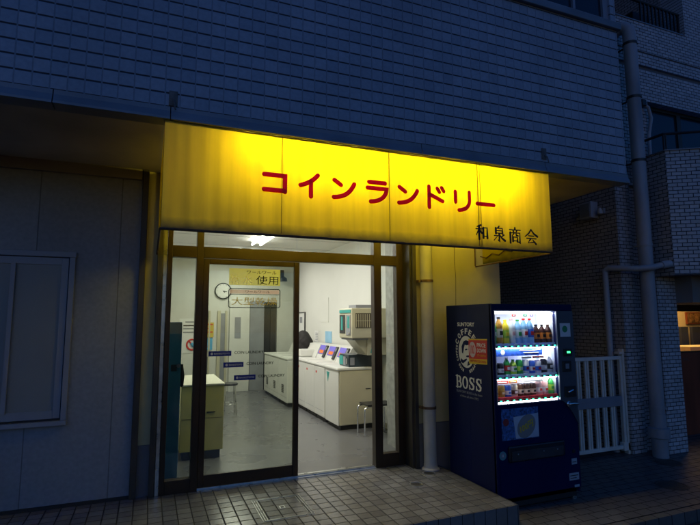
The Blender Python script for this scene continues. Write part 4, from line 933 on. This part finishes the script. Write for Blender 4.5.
gv = B().tube([(.296, 4.79, 1.14), (.300, 4.80, 1.06), (.298, 4.81, .97)], [.010, .020, .016], 8, rnd=True); gv.box(.285, .305, 4.782, 4.80, 1.14, 1.16)
tag(recenter(gv.build('hanging_glove', M['skin'])), 'dark cloth hanging from the knob of the teal locker', 'cloth')
# clock
ck = thing('wall_clock', 'round white wall clock with black rim on the back wall', 'clock', (1.366, 10.17, 1.99))
B().lathe((1.366, 10.199, 2.15), [(.165, 0), (.165, -.035), (.15, -.045), (.142, -.03)], 32, 1).build('rim', M['black'], ck)
B().lathe((1.366, 10.17, 2.15), [(.146, 0), (.146, -.004)], 32, 1).build('face', M['paperw'], ck)
q = B().tube([(1.366, 10.162, 2.15), (1.44, 10.162, 2.135)], .006, 6); q.tube([(1.366, 10.162, 2.15), (1.40, 10.162, 2.12)], .008, 6); q.build('hands', M['blackp'], ck)
tk = B()
for k in range(12): a = k*math.pi/6; tk.box(1.366+.125*math.cos(a)-.005, 1.366+.125*math.cos(a)+.005, 10.163, 10.1655, 2.15+.125*math.sin(a)-.005, 2.15+.125*math.sin(a)+.005)
tk.build('hour_marks', M['blackp'], ck)
# papers
def paper(x0, x1, z0, z1, mt, lab, lines=(), mark=None):
    o = box('notice', M[mt], None, x0, x1, 10.19, 10.197, z0, z1); tag(recenter(o), lab, 'notice', 'notices on the back wall')
    for (z, a, b_, mm) in lines: B().box(x0+(x1-x0)*a, x0+(x1-x0)*b_, 10.1875, 10.1895, z-.012, z+.012).build('print', M[mm], o)
    return o
n1 = paper(.55, .92, .93, 1.60, 'paperw', 'white notice with a red no-entry circle on the back wall', ((1.53, .3, .85, 'greyp'), (1.46, .2, .9, 'blackp'), (1.40, .2, .8, 'greyp'), (1.33, .2, .92, 'greyp')))
B().tube([(.80+.10*math.cos(t), 10.186, 1.09+.10*math.sin(t)) for t in (2*math.pi*k/24 for k in range(25))], .017, 6).tube([(.74, 10.186, 1.16), (.86, 10.186, 1.02)], .015, 6).build('prohibition_mark', M['redp'], n1)
B().tube([(.78, 10.186, 1.12), (.83, 10.186, 1.05)], .03, 6).build('drawing', M['paperb'], n1)
n2 = paper(1.0, 1.20, 1.23, 1.52, 'yel2', 'ochre and red poster high beside the inner window', ((1.48, .1, .9, 'redp'), (1.40, .1, .6, 'redp'), (1.33, .3, .9, 'brown' if False else 'redp')))
n3 = paper(1.0, 1.18, .98, 1.21, 'paperb', 'bright blue poster below the ochre and red poster', ((1.05, .1, .5, 'redp'),))
for o in (n2, n3): o.location.y -= .03
def rpaper(y0_, y1_, z0, z1, mt, lab):
    o = box('notice', M[mt], None, 2.912, 2.919, y0_, y1_, z0, z1); tag(recenter(o), lab, 'notice', 'notices on the right wall'); return o
o = rpaper(8.02, 8.35, 1.16, 1.36, 'paperl', 'pale blue notice on the white wall above the washing machines')
o = rpaper(8.72, 8.95, 1.16, 1.36, 'paperw', 'small white notice with grey print left of the pale blue one')
for k in range(5): B().box(2.910, 2.9118, 8.76, 8.90, 1.19+k*.03, 1.20+k*.03).build('print', M['greyp'], o)
o = rpaper(8.18, 8.60, 1.52, 1.95, 'intw', 'blank white sheet high on the right wall')
o = rpaper(6.75, 7.0, 1.20, 1.32, 'cream', 'small cream label under the detergent dispenser')
mi = thing('mirror', 'dark-edged framed board at the far end of the right wall', 'mirror', (2.9, 9.8, 1.30))
q = B(); q.box(2.895, 2.919, 9.56, 9.58, 1.25, 1.72); q.box(2.895, 2.919, 10.06, 10.08, 1.25, 1.72); q.box(2.895, 2.919, 9.58, 10.06, 1.70, 1.72); q.box(2.895, 2.919, 9.58, 10.06, 1.25, 1.27); q.build('frame', M['black'], mi)
box('board', M['paperw'], mi, 2.905, 2.918, 9.58, 10.06, 1.27, 1.70); box('print', M['greyp'], mi, 2.902, 2.9045, 9.75, 9.92, 1.5, 1.62)
q = B().tube([(2.90, 5.25, 1.09), (2.90, 9.6, 1.16)], .012, 8); tag(recenter(q.build('wall_cable', M['greyp'])), 'thin grey cable duct running along the right wall behind the machines', 'cable')
# dark bundle on the far machines
me_b = bmesh.new(); bmesh.ops.create_icosphere(me_b, subdivisions=4, radius=1)
for v in me_b.verts:
    p = v.co.copy(); n_ = .09*math.sin(p.x*3+p.z*2)+.07*math.sin(p.y*3+1)+.035*math.sin(p.z*11+p.x*5)+.02*math.sin(p.y*17+p.z*9)
    k = 1+n_; z = p.z*.25*k; z = max(z, -.16)
    v.co = Vector((p.x*.165*k, p.y*.20*k, z))
md = bpy.data.meshes.new('laundry_bag')
me_b.to_mesh(md); me_b.free(); md.materials.append(M['skin'])
for p in md.polygons: p.use_smooth = True
lbg = bpy.data.objects.new('laundry_bag', md); COL.objects.link(lbg); lbg.location = (2.64, 8.74, 1.09)
tag(lbg, 'dark rounded bundle of clothes lying on the white machines at the back', 'laundry bundle')
q = box('white_box', M['whitep'], None, 2.40, 2.70, 8.15, 8.40, .937, 1.06, bev=.02); tag(recenter(q), 'small white rounded box on top of the vented machines', 'box')
# small security lamp seen hanging top right in the door glass
q = B().box(2.50, 2.58, 10.0, 10.1, 2.44, 2.60, bev=.01); q.lathe((2.54, 9.98, 2.36), [(.10, 0), (.09, .06), (.03, .11)], 16); tag(recenter(q.build('ceiling_fan_unit', M['black'])), 'small dark unit hanging on the back wall near the ceiling', 'speaker')
